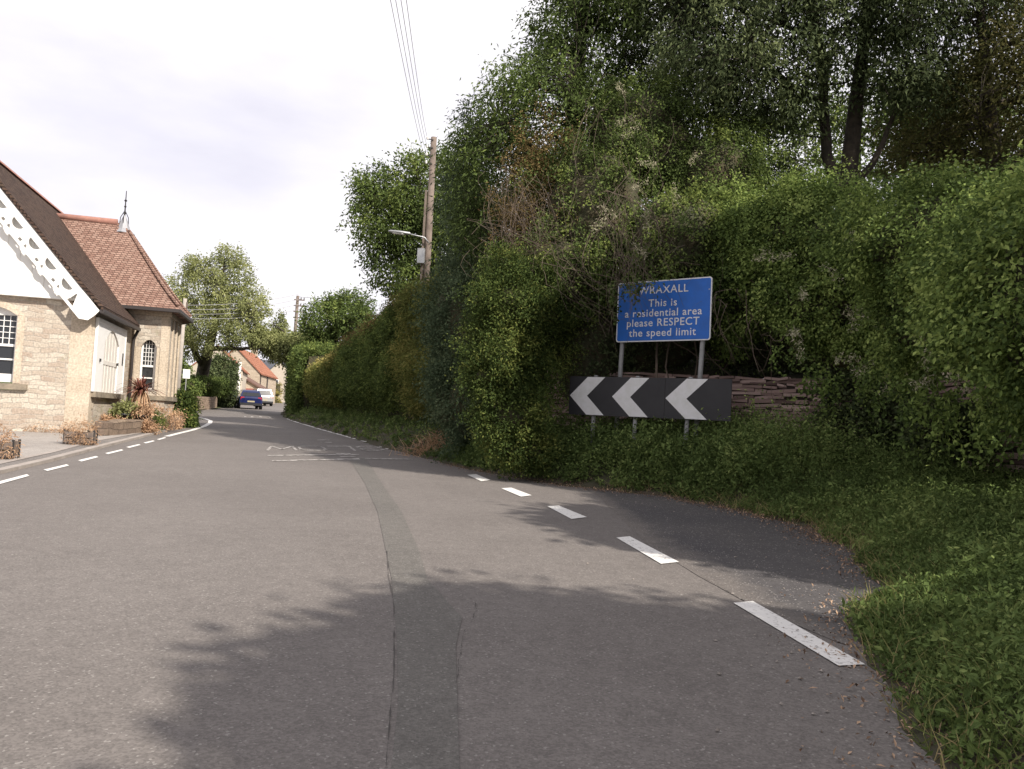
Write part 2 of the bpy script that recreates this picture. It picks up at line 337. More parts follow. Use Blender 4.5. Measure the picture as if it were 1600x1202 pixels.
def tree(name, base, trunks, ells, label, cat='tree', group=None, lm=None, nclump=500, per=40, spread=.45, ll=.12, lw=.05, seed=1,
         depth=.75, lump=.2, lf=.3, droop=.35, limbs=9, rad=.22, twigs=True, t0=.15, tr=.55, extra=None):
    root = empty(name, base, 0, label, cat, group); r = rng(seed); b0 = np.array(base, float)
    cm = MB(); P, D = foliage(cm, [tuple(np.array(e[:3]) - b0) + tuple(e[3:]) for e in ells], nclump, per, spread, ll, lw, seed, depth, lump, lf, droop, t0=t0, tr=tr)
    tm = MB(); nodes = []
    for tk in trunks:                                        # a trunk: list of (point, radius)
        pts = np.array([p for p, _ in tk], float) - b0; rr = np.array([q for _, q in tk])
        t = np.linspace(0, 1, len(pts)); tt = np.linspace(0, 1, 4 * len(pts))
        pp = np.stack([np.interp(tt, t, pts[:, i]) for i in range(3)], 1) + r.normal(size=(len(tt), 3)) * rr.min() * .25
        tm.tube(pp, np.interp(tt, t, rr), 9); nodes.append(np.c_[pp, np.interp(tt, t, rr)])
    nodes = np.concatenate(nodes)
    sel = r.choice(len(P), min(limbs * 3, len(P)), replace=False)
    tips = [P[sel[0]]]
    while len(tips) < limbs:
        d = np.min([np.linalg.norm(P[sel] - q, axis=1) for q in tips], 0); tips.append(P[sel[d.argmax()]])
    lim = [nodes]
    for tp in tips:
        cand = nodes[nodes[:, 2] < tp[2] + .2] if (nodes[:, 2] < tp[2] + .2).any() else nodes
        cand = cand[cand[:, 2] > nodes[:, 2].max() * .25] if (cand[:, 2] > nodes[:, 2].max() * .25).any() else cand
        s0 = cand[np.linalg.norm(cand[:, :3] - tp + np.array([0, 0, .35]) * np.linalg.norm(cand[:, :3] - tp, axis=1)[:, None], axis=1).argmin()]
        c = curve(s0[:3], tp, .12, r, 8); R0 = min(s0[3] * .55, rad * .6); rr = np.linspace(R0, .015, 8)
        tm.tube(c, rr, 6); lim.append(np.c_[c, rr])
    lim = np.concatenate(lim)
    if twigs:
        for p in P[::2]:
            j = np.linalg.norm(lim[:, :3] - p, axis=1).argmin()
            tm.tube(curve(lim[j, :3], p, .15, r, 4), np.linspace(min(.03, lim[j, 3] * .6), .006, 4), 3, cap=False)
    tm.build('trunk', M['bark'], root, True); cm.build('crown', lm, root)
    return root

def bush(name, ells, label, cat, lm, nclump, per, spread, ll, lw, seed, group=None, cs=.8, zmin=None, extra=None, third=None, **kw):
    mb = MB(); c0 = np.array([np.mean([e[0] for e in ells]), np.mean([e[1] for e in ells]), 0]); c0[2] = gz(*c0[:2])
    ee = [tuple(np.array(e[:3]) - c0) + tuple(e[3:]) for e in ells]
    foliage(mb, ee, nclump, per, spread, ll, lw, seed, zmin=None if zmin is None else zmin - c0[2], **kw)
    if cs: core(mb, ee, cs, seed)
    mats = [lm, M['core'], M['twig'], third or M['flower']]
    if extra: extra(mb, c0)
    o = mb.build(name, [q for q in mats if q]); o.location = c0.tolist()
    return tag(o, label, cat, group)

M['leaf_mid'] = leaf_mat('mid_green_leaf', (0.034, 0.054, 0.016), (0.078, 0.124, 0.034), (0.155, 0.209, 0.054))
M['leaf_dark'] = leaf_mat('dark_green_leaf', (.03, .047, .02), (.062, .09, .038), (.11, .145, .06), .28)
M['leaf_blue'] = leaf_mat('blue_green_leaf', (.03, .05, .025), (.055, .088, .044), (.1, .14, .07), .25)
M['leaf_olive'] = leaf_mat('olive_conifer_leaf', (0.046, 0.062, 0.016), (0.101, 0.132, 0.034), (0.186, 0.186, 0.054), .2)
M['leaf_tint'] = leaf_mat('tinted_leaf', (.045, .055, .018), (.085, .09, .032), (.15, .13, .05), .35)
M['leaf_bright'] = leaf_mat('bright_green_leaf', (.026, .045, .012), (.058, .092, .022), (.135, .165, .042), .3)
M['leaf_vine'] = leaf_mat('vine_leaf', (0.046, 0.078, 0.022), (0.109, 0.171, 0.043), (0.202, 0.279, 0.078), .32)
M['leaf_gold'] = leaf_mat('golden_leaf', (.12, .12, .035), (.21, .21, .065), (.31, .29, .1), .3)  # also paints the sunlight on top of the low clipped hedge
M['leaf_brown'] = leaf_mat('browning_leaf', (.06, .05, .02), (.11, .09, .035), (.17, .14, .06), .25)
M['leaf_pale'] = leaf_mat('pale_green_leaf', (.11, .14, .055), (.19, .23, .09), (.28, .32, .14), .35)
M['weed'] = leaf_mat('weed_leaf', (.042, .07, .02), (.085, .135, .038), (.16, .215, .068), .3)
M['grass'] = leaf_mat('grass_blade', (.05, .075, .02), (.09, .13, .035), (.22, .2, .09), .3)
M['straw'] = leaf_mat('dry_grass', (.16, .11, .06), (.3, .22, .13), (.42, .33, .2), .2)
M['litter'] = leaf_mat('fallen_leaf', (.06, .045, .03), (.15, .11, .07), (.28, .22, .14), .1)
M['flower'] = leaf_mat('pale_vine_flower', (.16, .18, .1), (.25, .27, .17), (.36, .37, .26), .25)
M['cordy'] = leaf_mat('red_blade', (.06, .025, .02), (.13, .055, .04), (.3, .2, .11), .2)

# ------------------------------------------------------------------ ground, road, markings
def sheet(name, poly, h, m, kind='structure'):
    mb = MB(); mb.add([on(x, y, h) for x, y in poly], [tuple(range(len(poly)))]); o = mb.build(name, m)
    if kind: o['kind'] = kind
    return o
def strip(mb, c, w0, w1, h0, h1=None, m=0):      # a band of width w0..w1 to the left of a ground curve
    c = np.array(c, float); T = unit(np.gradient(c, axis=0)); N = np.c_[-T[:, 1], T[:, 0]]
    a, b = c + N * w0, c + N * w1; h1 = h0 if h1 is None else h1
    mb.grid(np.stack([[on(*p, h0) for p in b], [on(*p, h1) for p in a]]), m)

R2 = lambda pts: np.array([G(*p)[:2] for p in pts])
ext = []
mb = MB(); xs = np.linspace(-900, 900, 61); ys = np.linspace(-300, 1500, 61)
PG = np.array([[(x, y, min(gz(x, y), 3.2) - .03 + (0 if np.hypot(x, y - 40) < 150 else min(28, max(0, (np.hypot(x, y - 40) - 150) * .05)) * (.55 + .45 * math.sin(x * .011 + 1) * math.cos(y * .006)))) for x in xs] for y in ys])
o = mb.grid(PG) or mb.build('ground', M['field'], None, True); o['kind'] = 'structure'

right_edge = R2([(437, 634), (441, 645), (445, 652), (460, 658), (500, 670), (545, 682), (600, 700), (660, 714), (720, 729), (800, 746), (880, 758), (950, 766), (1050, 777), (1150, 796), (1250, 823), (1330, 861), (1385, 905), (1382, 932), (1335, 955), (1345, 1000), (1400, 1080), (1430, 1150), (1460, 1202)])
right_edge = np.concatenate([[(-36, 118), (-27, 98), (-20.5, 78)], right_edge[1:], [(1.72, 2.2), (1.7, 0), (1.7, -10), (1.7, -25)]])
kerb = R2([(220, 685), (150, 703), (80, 722), (0, 741)])
d0 = kerb[0] - kerb[1]; d0 /= np.linalg.norm(d0); d1 = kerb[-1] - kerb[-2]; d1 /= np.linalg.norm(d1)
kerb = np.concatenate([[kerb[0] + d0 * 4.2], kerb, [kerb[-1] + d1 * 8, kerb[-1] + d1 * 30]])
left_far = np.array([(-11.6, 27.5), (-13.4, 33.5), (-15.9, 37.2), (-16.7, 39.5), (-18.6, 47), (-20.6, 57), (-23.5, 66), (-29, 82), (-38, 106)])
sheet('road', [(-48, -30), (9, -30), (9, 122), (-48, 122)], 0, M['road'])
sheet('garden', [tuple(p) for p in left_far] + [(-70, 106), (-70, 24), (-13, 24)], .05, M['field'])

m_ = MB()
def road_poly(mb, px, h=.008): mb.add([G(x, y, h) for x, y in px], [tuple(range(len(px)))])
li = np.concatenate([R2([(900, 757), (935, 775), (965, 806), (1010, 850), (1090, 900), (1190, 955), (1310, 1005)]), [(2.6, 4.6)]]); lo_ = np.array([(2.2, 14.9), (2.9, 14.2), (3.6, 13.2), (4.3, 11.5), (4.5, 9.8), (4.3, 8), (3.8, 6.4), (3.1, 4.6)])
tt = np.linspace(0, 7, 50); rs_ = lambda c: np.c_[np.interp(tt, range(8), c[:, 0]), np.interp(tt, range(8), c[:, 1])]
li, lo_ = rs_(li), rs_(lo_); lb = MB()
for k in range(12):
    for q in (0,): 
        a_, b_ = k / 12, (k + 1) / 12; lb.grid(np.array([[on(*(li[n] * (1 - f) + lo_[n] * f), .004) for n in range(50)] for f in (b_, a_)])); lb.T[-1] = np.repeat([min(1, b_ * 4.), min(1, a_ * 4.)], 50)
tag(lb.build('layby', M['layby']), kind='structure')
for k, px in enumerate([[(545, 716), (572, 716), (600, 760), (628, 800), (655, 860), (668, 905), (612, 905), (603, 860), (590, 800), (570, 755)],
           [(612, 905), (668, 905), (722, 965), (712, 1010), (718, 1202), (720, 1260), (605, 1260), (622, 1100), (620, 1000)]]):
    q = MB(); road_poly(q, px, .004); tag(q.build('road_repair', M['patch']), kind='structure')
ck = MB(); r = rng(17)
for px in ([(604, 862), (611, 905), (619, 960), (622, 1005), (624, 1060), (620, 1120), (622, 1202)], [(728, 985), (720, 1010), (714, 1030), (713, 1070)], [(735, 975), (745, 955), (742, 940)], [(1100, 905), (1150, 935), (1215, 965), (1290, 1000)]):
    c = np.array([G(*p)[:2] for p in px]); t = np.linspace(0, len(c) - 1, 40); c = np.c_[np.interp(t, range(len(c)), c[:, 0]), np.interp(t, range(len(c)), c[:, 1])] + np.cumsum(r.normal(size=(40, 2)), 0) * .0025
    w_ = np.maximum(.0004, .0012 + .0022 * r.normal(size=40)); a = np.array([on(x - w, y, .0065) for (x, y), w in zip(c, w_)]); b = np.array([on(x + w, y, .0065) for (x, y), w in zip(c, w_)]); ck.grid(np.stack([a, b]))
tag(ck.build('road_cracks', mat('crack', (.07, .064, .06), 1)), kind='structure')
# edge dashes on the right
mk = MB()
for q in ([(1146, 942), (1176, 939), (1352, 1038), (1310, 1040)], [(963, 840), (984, 838), (1061, 878), (1033, 881)], [(855, 791), (873, 790), (917, 808), (893, 811)],
          [(783, 763), (799, 762), (831, 774), (814, 776)], [(730, 742), (744, 741), (766, 750), (752, 752)]): road_poly(mk, q)
tag(mk.build('edge_dashes', M['paint']), kind='structure')
mk = MB(); strip(mk, R2([(447, 654.5), (460, 659.5), (500, 671.5), (545, 684), (575, 692), (604, 702)]), 0, .13, .008); tag(mk.build('edge_line', M['paint']), kind='structure')
mk = MB()
for q in ([(-14, 755.5), (42, 741), (46, 743.5), (-8, 758.5)], [(68, 734), (104, 725.5), (108, 727.5), (74, 736)], [(122, 719.3), (150, 712.6), (154, 714.3), (127, 721.3)], [(164, 708.2), (190, 702.2), (193, 703.7), (169, 709.7)],
          [(197, 698.6), (217, 694), (220, 695.3), (202, 700)], [(224, 691.8), (239, 688.3), (242, 689.4), (228, 693)], [(245, 686.5), (257, 683.3), (260, 684.2), (249, 687.5)]): road_poly(mk, q)
strip(mk, R2([(260, 682.5), (280, 677.4), (300, 672.6), (318, 667), (328, 661.5), (329, 658), (322, 655), (312, 653)]), -.08, .08, .008)
tag(mk.build('verge_markings', M['paint']), kind='structure')
# SLOW for the oncoming lane: upside down from here
def lettering(mb, quad, strokes, wu, wv):
    A, B, C, D = [G(*p, .008) for p in quad]          # far-left, far-right, near-right, near-left
    f = lambda u, v: (A * (1 - u) + B * u) * (1 - v) + (D * (1 - u) + C * u) * v
    for s in strokes:
        for (u0, v0), (u1, v1) in zip(s[:-1], s[1:]):
            du, dv = u1 - u0, v1 - v0; l = math.hypot(du * 1.0, dv * 1.) or 1
            nu, nv = -dv / l * wu, du / l * wv; eu, ev = du / l * wu * .9, dv / l * wv * .9
            mb.add([f(u0 - eu + nu, v0 - ev + nv), f(u1 + eu + nu, v1 + ev + nv), f(u1 + eu - nu, v1 + ev - nv), f(u0 - eu - nu, v0 - ev - nv)], [(0, 1, 2, 3)])
mk = MB()
lettering(mk, [(419, 697.3), (462, 697.3), (463, 703.6), (418, 703.6)], [[(0, 1), (.12, 0), (.5, .75), (.88, 0), (1, 1)]], .05, .07)
lettering(mk, [(466, 697.3), (502, 697.3), (511, 703.6), (472, 703.6)], [[(0, .2), (.15, 0), (.85, 0), (1, .2), (1, .8), (.85, 1), (.15, 1), (0, .8), (0, .2)]], .06, .09)
lettering(mk, [(513, 697.3), (545, 697.3), (554, 703.6), (522, 703.6)], [[(0, 0), (1, 0), (1, 1)]], .07, .09)
lettering(mk, [(556, 697.3), (590, 697.3), (601, 703.6), (566, 703.6)], [[(1, .8), (.8, 1), (.2, 1), (0, .8), (.1, .55), (.9, .45), (1, .2), (.8, 0), (.2, 0), (0, .2)]], .06, .09)
tag(mk.build('slow_lettering', M['paint_old']), kind='structure')
mk = MB()
for q in ([(418, 711.3), (560, 709.6), (562, 710.8), (418, 712.4)], [(425, 719.5), (560, 716.2), (563, 717.8), (425, 720.6)], [(524, 708.4), (546, 708.2), (549, 709.6), (527, 709.8)], [(530, 712.8), (553, 712.6), (556, 714), (533, 714.2)],
          [(495, 687), (514, 687.2), (516, 688.2), (497, 688)], [(500, 690.6), (518, 690.8), (520, 691.8), (502, 691.6)], [(570, 716), (645, 717), (645, 718.2), (570, 717.2)],
          [(381, 651), (385, 651), (385, 652), (381, 652)], [(392, 651), (396, 651), (396, 652.2), (392, 652.2)], [(405, 651), (409, 651), (409, 652.2), (405, 652.2)], [(420, 651.6), (424, 651.6), (424, 652.8), (420, 652.8)]): road_poly(mk, q)
tag(mk.build('slow_bars', M['paint_old']), kind='structure')

# pavement and forecourt on the left
kb = MB()
back = R2([(214, 680), (150, 692), (80, 711), (0, 729)]); b1 = back[-1] - back[-2]; b1 /= np.linalg.norm(b1); b0_ = back[0] - back[1]; b0_ /= np.linalg.norm(b0_)
back = np.concatenate([[back[0] + b0_ * 2], back, [back[-1] + b1 * 8, back[-1] + b1 * 30]])
strip(kb, kerb, 0, -.14, .05); strip(kb, kerb, 0, .003, .05, -.02)
T = unit(np.gradient(kerb, axis=0)); 
tag(kb.build('kerb', M['kerb']), kind='structure')
pv = MB(); kk = kerb - np.c_[-T[:, 1], T[:, 0]] * .14
n_ = len(kerb); pv.grid(np.stack([[on(*p, .046) for p in kerb], [on(*p, .046) for p in back]]))
tag(pv.build('pavement', M['pave']), kind='structure')
ke = MB(); strip(ke, back, .05, -.07, .053); tag(ke.build('pavement_edging', M['kerb']), kind='structure')
sheet('forecourt', [tuple(p) for p in back] + [(-26, -20), (-26, 24), (-11, 24)], .044, M['fore'])

# ------------------------------------------------------------------ right verge
def edge_dist(Q):
    """signed distance from the right-hand road edge, positive on the verge"""
    A, B = right_edge[:-1], right_edge[1:]; best = np.full(len(Q), 1e9); sg = np.ones(len(Q))
    for a, b in zip(A, B):
        ab = b - a; t = np.clip(((Q - a) @ ab) / (ab @ ab), 0, 1); pr = a + t[:, None] * ab; d = np.linalg.norm(Q - pr, axis=1)
        c = ab[0] * (Q[:, 1] - a[1]) - ab[1] * (Q[:, 0] - a[0])
        up = d < best - 1e-9; best[up] = d[up]; sg[up] = np.sign(c[up])
    return best * sg
chk = edge_dist(np.array([[5., 8.], [-3., 8.]])); SG = 1 if chk[0] > 0 else -1
def verge_h(Q):
    d = edge_dist(Q) * SG + .1 * noise3(np.c_[Q, Q[:, :1] * 0], .6, 3) + .08 * noise3(np.c_[Q, Q[:, :1] * 0], 1.7, 6)
    st_ = np.clip((Q[:, 1] - 10.5) / 2.5, 0, 1); h = np.where(d > 0, .02 + (.5 + .05 * st_) * (1 - np.exp(-np.maximum(d, 0) / (1.9 - 1.2 * st_))), d * .25)
    h += np.where(d > .2, .05 * noise3(np.c_[Q, Q[:, :1] * 0], .45, 4), 0)
    return d, np.maximum(h, -.06)
def hv(x, y):
    d, h = verge_h(np.array([[x, y]])); return gz(x, y) + h[0]
gx, gy = np.arange(-24, 22.01, .22), np.arange(-26, 100, .3)
XX, YY = np.meshgrid(gx, gy); Q = np.c_[XX.ravel(), YY.ravel()]; d_, h_ = verge_h(Q)
Z = SLOPE * (Q @ RD) + h_; P3 = np.c_[Q, Z].reshape(*XX.shape, 3)
keep = d_.reshape(XX.shape) > -.45
mb = MB(); idx = np.arange(XX.size).reshape(XX.shape)
kq = keep[:-1, :-1] & keep[1:, :-1] & keep[:-1, 1:] & keep[1:, 1:]
qq = np.stack([idx[:-1, :-1], idx[:-1, 1:], idx[1:, 1:], idx[1:, :-1]], -1)[kq]
mb.V.append(P3.reshape(-1, 3)); mb.Lp.append(qq.ravel()); mb.S.append(np.full(len(qq), 4)); mb.M.append(np.zeros(len(qq), int)); mb.T.append(np.full(XX.size, .5)); mb.n = XX.size
tag(mb.build('verge', M['earth'], None, True), kind='structure')

def scatter(n, box, seed, dmin=0, dmax=99, pw=None):
    r = rng(seed); Q = np.c_[r.uniform(box[0], box[1], n), r.uniform(box[2], box[3], n)]; d, h = verge_h(Q)
    ok = (d > dmin) & (d < dmax); Q, d, h = Q[ok], d[ok], h[ok]
    return np.c_[Q, SLOPE * (Q @ RD) + h], d, r
wd = MB()
for box, n, sz, seed in (((1.4, 4.6, .8, 8), 10000, .043, 11), ((2, 9, 5, 16.5), 19000, .058, 12), ((-3, 4.5, 12.5, 19), 12000, .075, 13), ((-13, -1, 17, 48), 6500, .1, 14)):
    P, d, r = scatter(n, box, seed, .03, 7 if seed < 14 else 2.4)
    s2 = np.clip((P[:, 1] - 10.8) / 2.2, 0, 1) * (P[:, 1] < 17.5) * np.clip((P[:, 0] + 1.2) / 1, .25, 1)
    nz_ = noise3(P, .45, 8); nb = noise3(P, 1.3, 18)
    hgt = np.clip(.06 + .21 * d + s2 * np.clip(1.5 * (d - .03), 0, .5) * np.clip(1.9 - .45 * d, .45, 1), .05, .36 + .4 * s2) * r.uniform(.45, 1.25, len(P)) * (1 + .4 * nz_ + .25 * nb)
    hgt = np.maximum(hgt, .03); per = 14; k = np.repeat(np.arange(len(P)), per); t = r.uniform(.05, 1, len(k)) ** .8
    lean = r.normal(size=(len(P), 2)) * .28
    Q = P[k] + np.c_[lean[k] * (hgt[k] * t)[:, None] + r.normal(size=(len(k), 2)) * .04, hgt[k] * t]
    ti = np.clip(.35 + .25 * r.uniform(-1, 1, len(P)) + .25 * nz_ + .15 * nb, 0, 1)
    sp = r.choice(4, len(P), p=[.45, .3, .2, .05]); fs = np.array([.75, 1.1, 1.35, 1.6])[sp][k]; fw = np.array([.6, .45, .16, .5])[sp][k]
    leaves(wd, Q, sz * fs, sz * fs * fw, r, None, .08, np.clip(ti[k] + r.normal(size=len(k)) * .14, 0, 1), flat=.45)
tag(wd.build('verge_weeds', M['weed']), kind='stuff', label='low green weeds and creepers covering the right verge', cat='weeds')
gs = MB()
for box, n, ln, seed in (((1.4, 6, .8, 14), 36000, .2, 21), ((-4, 3, 12, 22), 6000, .16, 22), ((-14, -3, 20, 50), 6000, .3, 23)):
    P, d, r = scatter(n, box, seed, -.04, 1.9)
    dirv = unit(np.c_[r.normal(size=(len(P), 2)) * .55, np.ones(len(P))]); l = ln * r.uniform(.4, 1.3, len(P))[:, None]; s_ = unit(np.cross(dirv, r.normal(size=(len(P), 3)))) * .0035
    bend = np.c_[r.normal(size=(len(P), 2)) * .3, np.full(len(P), -.12)] * l; ti = np.clip(r.uniform(0, .8, len(P)) + (d < .15) * .25, 0, 1)
    m1, m2 = P + dirv * l * .5 + bend * .2, P + dirv * l + bend
    gs.quads(np.stack([P - s_, P + s_, m1 + s_ * .8, m1 - s_ * .8], 1), 0, ti); gs.quads(np.stack([m1 - s_ * .8, m1 + s_ * .8, m2 + s_ * .1, m2 - s_ * .1], 1), 0, ti)
tag(gs.build('verge_grass', M['grass']), kind='stuff', label='short grass blades fringing the right road edge', cat='grass')
lt = MB(); r = rng(31); Pl = []
for box, n, seed in (((1, 5, 1.5, 16), 9000, 32), ((-1.5, 4.5, 9, 17.5), 9000, 34), ((-3, 3, 11, 19), 3000, 33)):
    P, d, rr = scatter(n * 6, box, seed, -.55, .22); keepp = rr.uniform(size=len(P)) < np.exp(-np.abs(d + .03) / .14); Pl.append(P[keepp])
P = np.concatenate(Pl); P[:, 2] = np.maximum(P[:, 2], SLOPE * (P[:, :2] @ RD)) + .012
leaves(lt, P, .038 * r.uniform(.5, 1.3, len(P)), .016, r, None, 0, r.uniform(0, 1, len(P)), flat=.9)
tag(lt.build('leaf_litter', M['litter']), kind='stuff', label='brown fallen leaves and debris along the right road edge', cat='leaf litter')
st = MB(); r = rng(41); n = 900
Q = np.c_[r.uniform(.6, 4, n), r.uniform(3.2, 14, n)]; d, h = verge_h(Q); ok = (d < 0) & (r.uniform(size=n) < np.exp(d / .8)); Q = Q[ok]
for x, y in Q:
    s_ = r.uniform(.004, .013); V = np.array([(1, 0, 0), (-1, 0, 0), (0, 1, 0), (0, -1, 0), (0, 0, .8), (0, 0, -.3)]) * s_ * r.uniform(.6, 1.4, (6, 1)) + on(x, y, .008)
    st.add(V, [(0, 2, 4), (2, 1, 4), (1, 3, 4), (3, 0, 4), (2, 0, 5), (1, 2, 5), (3, 1, 5), (0, 3, 5)], 0)
M['grit'] = mat('grit', (.34, .3, .27), .9, noise=(40, 1, (.16, .14, .12)))
tag(st.build('grit', M['grit']), kind='stuff', label='loose pale grit strewn over the layby tarmac', cat='grit')

# ------------------------------------------------------------------ signs
SK = 1.19
SA, SB = AT(890, 620, 13.0 * SK), AT(1143, 623, 11.75 * SK)
sw = float(np.linalg.norm((SB - SA)[:2])); srot = math.atan2(SB[1] - SA[1], SB[0] - SA[0])
M['sign_black'] = mat('sign_black', (.022, .021, .024), .45, noise=(3, .5, (.035, .034, .037)))
M['sign_white'] = mat('sign_white_sheeting', (.7, .69, .7), .5, noise=(7, .5, (.54, .54, .5)))
M['sign_blue'] = mat('sign_blue', (.014, .125, .5), .4, noise=(3.5, .7, (.02, .1, .37)))
cz = float((SA[2] + SB[2]) / 2); hgt = .62 * SK
ch = empty('chevron_sign', (SA[0], SA[1], cz), srot, 'long black sign board with three white chevrons pointing left on grey posts', 'chevron sign')
fx = lambda u, v, d: (u, d, v)
for x0, x1, dy, tips in ((0, sw * .612, 0, (.012, .74 * SK)), (sw * .614, sw, -.004, (sw * .614 + .012,))):
    p = MB().box(x0, x1, dy - .012, dy + .012, -hgt / 2, hgt / 2).build('panel', M['sign_black'], ch)
    for t in tips:
        a = (.3 if t < 1.75 else .32) * SK; w_ = (.3 if t < 1.75 else .325) * SK
        poly = [(t, 0), (t + a, hgt / 2 - .008), (t + a + w_, hgt / 2 - .008), (t + w_, 0), (t + a + w_, -hgt / 2 + .008), (t + a, -hgt / 2 + .008)]
        MB().prism(poly, fx, dy - .015, dy - .0121).build('chevron', M['sign_white'], p)
for px, tilt in ((.42 * SK, .02), (1.13 * SK, .03), (1.97 * SK, .055)):
    gzl = -1.75
    po = MB(); tp = hgt / 2 + .03
    po.tube([(px - tilt * 1.7, .075, gzl), (px, .075, tp)], .04, 10); o = po.build('post', M['pole_grey'], ch, True)
    for z in (-.18, .18): MB().box(px - .07, px + .07, .013, .03, z - .02, z + .02).build('clip', M['galv'], ch)

BA, BB = AT(963, 533, 13.1 * SK), AT(1110, 535, 12.15 * SK)
bw = float(np.linalg.norm((BB - BA)[:2])); brot = math.atan2(BB[1] - BA[1], BB[0] - BA[0]); bh = .98 * SK
bs = empty('village_sign', (BA[0], BA[1], (BA[2] + BB[2]) / 2), brot, 'blue residential area sign with white lettering on two tall grey posts', 'road sign')
def rrect(x0, x1, z0, z1, r, n=6):
    return [(cx + r * math.cos(a), cz_ + r * math.sin(a)) for cx, cz_, a0 in ((x1 - r, z1 - r, 0), (x0 + r, z1 - r, 90), (x0 + r, z0 + r, 180), (x1 - r, z0 + r, 270)) for a in np.radians(np.linspace(a0, a0 + 90, n))]
lean = math.radians(1.4)
pn = MB().prism(rrect(0, bw, 0, bh, .05), fx, -.012, .012).build('panel', M['sign_white'], bs); pn.rotation_euler = (0, -math.radians(.3) , 0)
MB().prism(rrect(.022, bw - .022, .022, bh - .022, .035), fx, -.0145, -.0121).build('blue_face', M['sign_blue'], pn)
def text(body, parent, x, z, size, m, y=-.0165, bold=.012, name='lettering', depth=.001, spacing=1.05, rot=(math.pi / 2, 0, 0)):
    cu = bpy.data.curves.new('text', 'FONT'); cu.body = body; cu.size = size; cu.align_x = 'CENTER'; cu.align_y = 'CENTER'
    cu.offset = bold * size; cu.extrude = depth; cu.space_character = spacing; cu.resolution_u = 4
    to = bpy.data.objects.new('text', cu); COL.objects.link(to)
    me = bpy.data.meshes.new_from_object(to.evaluated_get(bpy.context.evaluated_depsgraph_get())); bpy.data.objects.remove(to)
    me.materials.clear(); me.materials.append(m); o = bpy.data.objects.new(name, me); COL.objects.link(o); o.parent = parent
    o.location = (x, y, z); o.rotation_euler = rot; return o
for body, z in (('WRAXALL', .84), ('This is', .625), ('a residential area', .465), ('please RESPECT', .305), ('the speed limit', .14)):
    text(body, pn, bw * .5, bh * z, .172 * SK, M['sign_white'], bold=.008, spacing=1.1)
MB().tube([(bw - .05, -.013, bh * .8), (bw - .05, -.018, bh * .8)], .012, 8).build('bolt', M['galv'], pn)
for px in (.1, bw - .16):
    MB().tube([(px - .11 * (1 if px > 1 else .6), .06, -2.6), (px + .03, .06, bh - .04)], .045, 10).build('post', M['pole_grey'], bs, True)

# ------------------------------------------------------------------ retaining wall behind the signs
M['rubble'] = leaf_mat('red_rubble', (.085, .065, .055), (.2, .158, .132), (.32, .265, .225), 0., .95)
M['mortar'] = mat('earth_mortar', (.04, .03, .025), 1)
wl = [(-.5, 17.2), (1.8, 16.6), (4.7, 15.5), (6.5, 13.8), (7.7, 11), (8.4, 8), (8.9, 4), (9.2, -2), (9.4, -10)]
wm = MB(); wc = np.array(wl); tt = np.linspace(0, len(wl) - 1, 60); wc = np.c_[np.interp(tt, range(len(wl)), wc[:, 0]), np.interp(tt, range(len(wl)), wc[:, 1])]
nrm = unit(np.c_[np.gradient(wc[:, 1]), -np.gradient(wc[:, 0])]); seg = np.r_[0, np.cumsum(np.linalg.norm(np.diff(wc, axis=0), axis=1))]; r = rng(61)
if (nrm[20] @ np.array([-1., -1])) < 0: nrm = -nrm
WT = 2.15
for sgn, zz in ((-.03, None),):
    a = wc + nrm * -.04; b = wc - nrm * .45
    wm.grid(np.stack([[on(*p, -.3) for p in a], [on(*p, WT) for p in a], [on(*p, WT) for p in b], [on(*p, -.3) for p in b]]), 1)
z = 0.
while z < WT:
    h = r.uniform(.04, .1); s0 = r.uniform(0, .3)
    while s0 < seg[-1] - 4:
        l = r.uniform(.12, .46) * (1 + h * 4); sm_ = s0 + l / 2; p = np.array([np.interp(sm_, seg, wc[:, 0]), np.interp(sm_, seg, wc[:, 1])]); n = np.array([np.interp(sm_, seg, nrm[:, 0]), np.interp(sm_, seg, nrm[:, 1])]); n /= np.linalg.norm(n); t = np.array([-n[1], n[0]])
        if r.uniform() > .04:
            o_ = r.normal() * .022; zz = gz(*p) + z + r.normal() * .006; tl = r.normal() * .012; V = []
            for du_, dv in ((-1, 0), (1, 0), (1, 1), (-1, 1)):
                q = p + t * du_ * (l / 2 - .006 + r.normal() * .006) + n * (o_ + r.normal() * .008); V.append((q[0], q[1], zz + dv * (h - .006) + tl * du_ + r.normal() * .004))
            V += [(v[0] - n[0] * .14, v[1] - n[1] * .14, v[2]) for v in V]
            wm.add(V, [(0, 1, 2, 3), (4, 5, 1, 0), (1, 5, 6, 2), (2, 6, 7, 3), (3, 7, 4, 0)], 0, float(np.clip(r.normal(.5, .22), 0, 1)))
        s0 += l
    z += h
tag(wm.build('retaining_wall', [M['rubble'], M['mortar']]), 'old reddish rubble stone wall behind the chevron sign under hanging vines', 'stone wall')

bk_ = MB(); bk_.grid(np.stack([[on(*(p - nrm[q] * .4), WT - .05 + k_ * .12 + .1 * math.sin(q * .9 + k_)) if k_ == 0 else on(*(p - nrm[q] * .4 + np.array([.62, .5]) * k_ * 3.), WT + .5 * k_ + .15 * math.sin(q * .7 + k_)) for q, p in enumerate(wc)] for k_ in range(7)]))
tag(bk_.build('bank', M['earth'], None, True), kind='structure')
bush('wall_ivy', [tuple(AT(1320, 665, 14.4)) + (.55, .25, .35), tuple(AT(1330, 610, 14.3)) + (.45, .2, .3), tuple(AT(1400, 650, 13.2)) + (.7, .3, .45), tuple(AT(1480, 670, 11.9)) + (.7, .3, .4)], 'dark ivy patch creeping up the rubble wall right of the chevron sign', 'ivy', M['leaf_dark'], 520, 24, .16, .08, .06, 160, cs=.7, depth=.3)
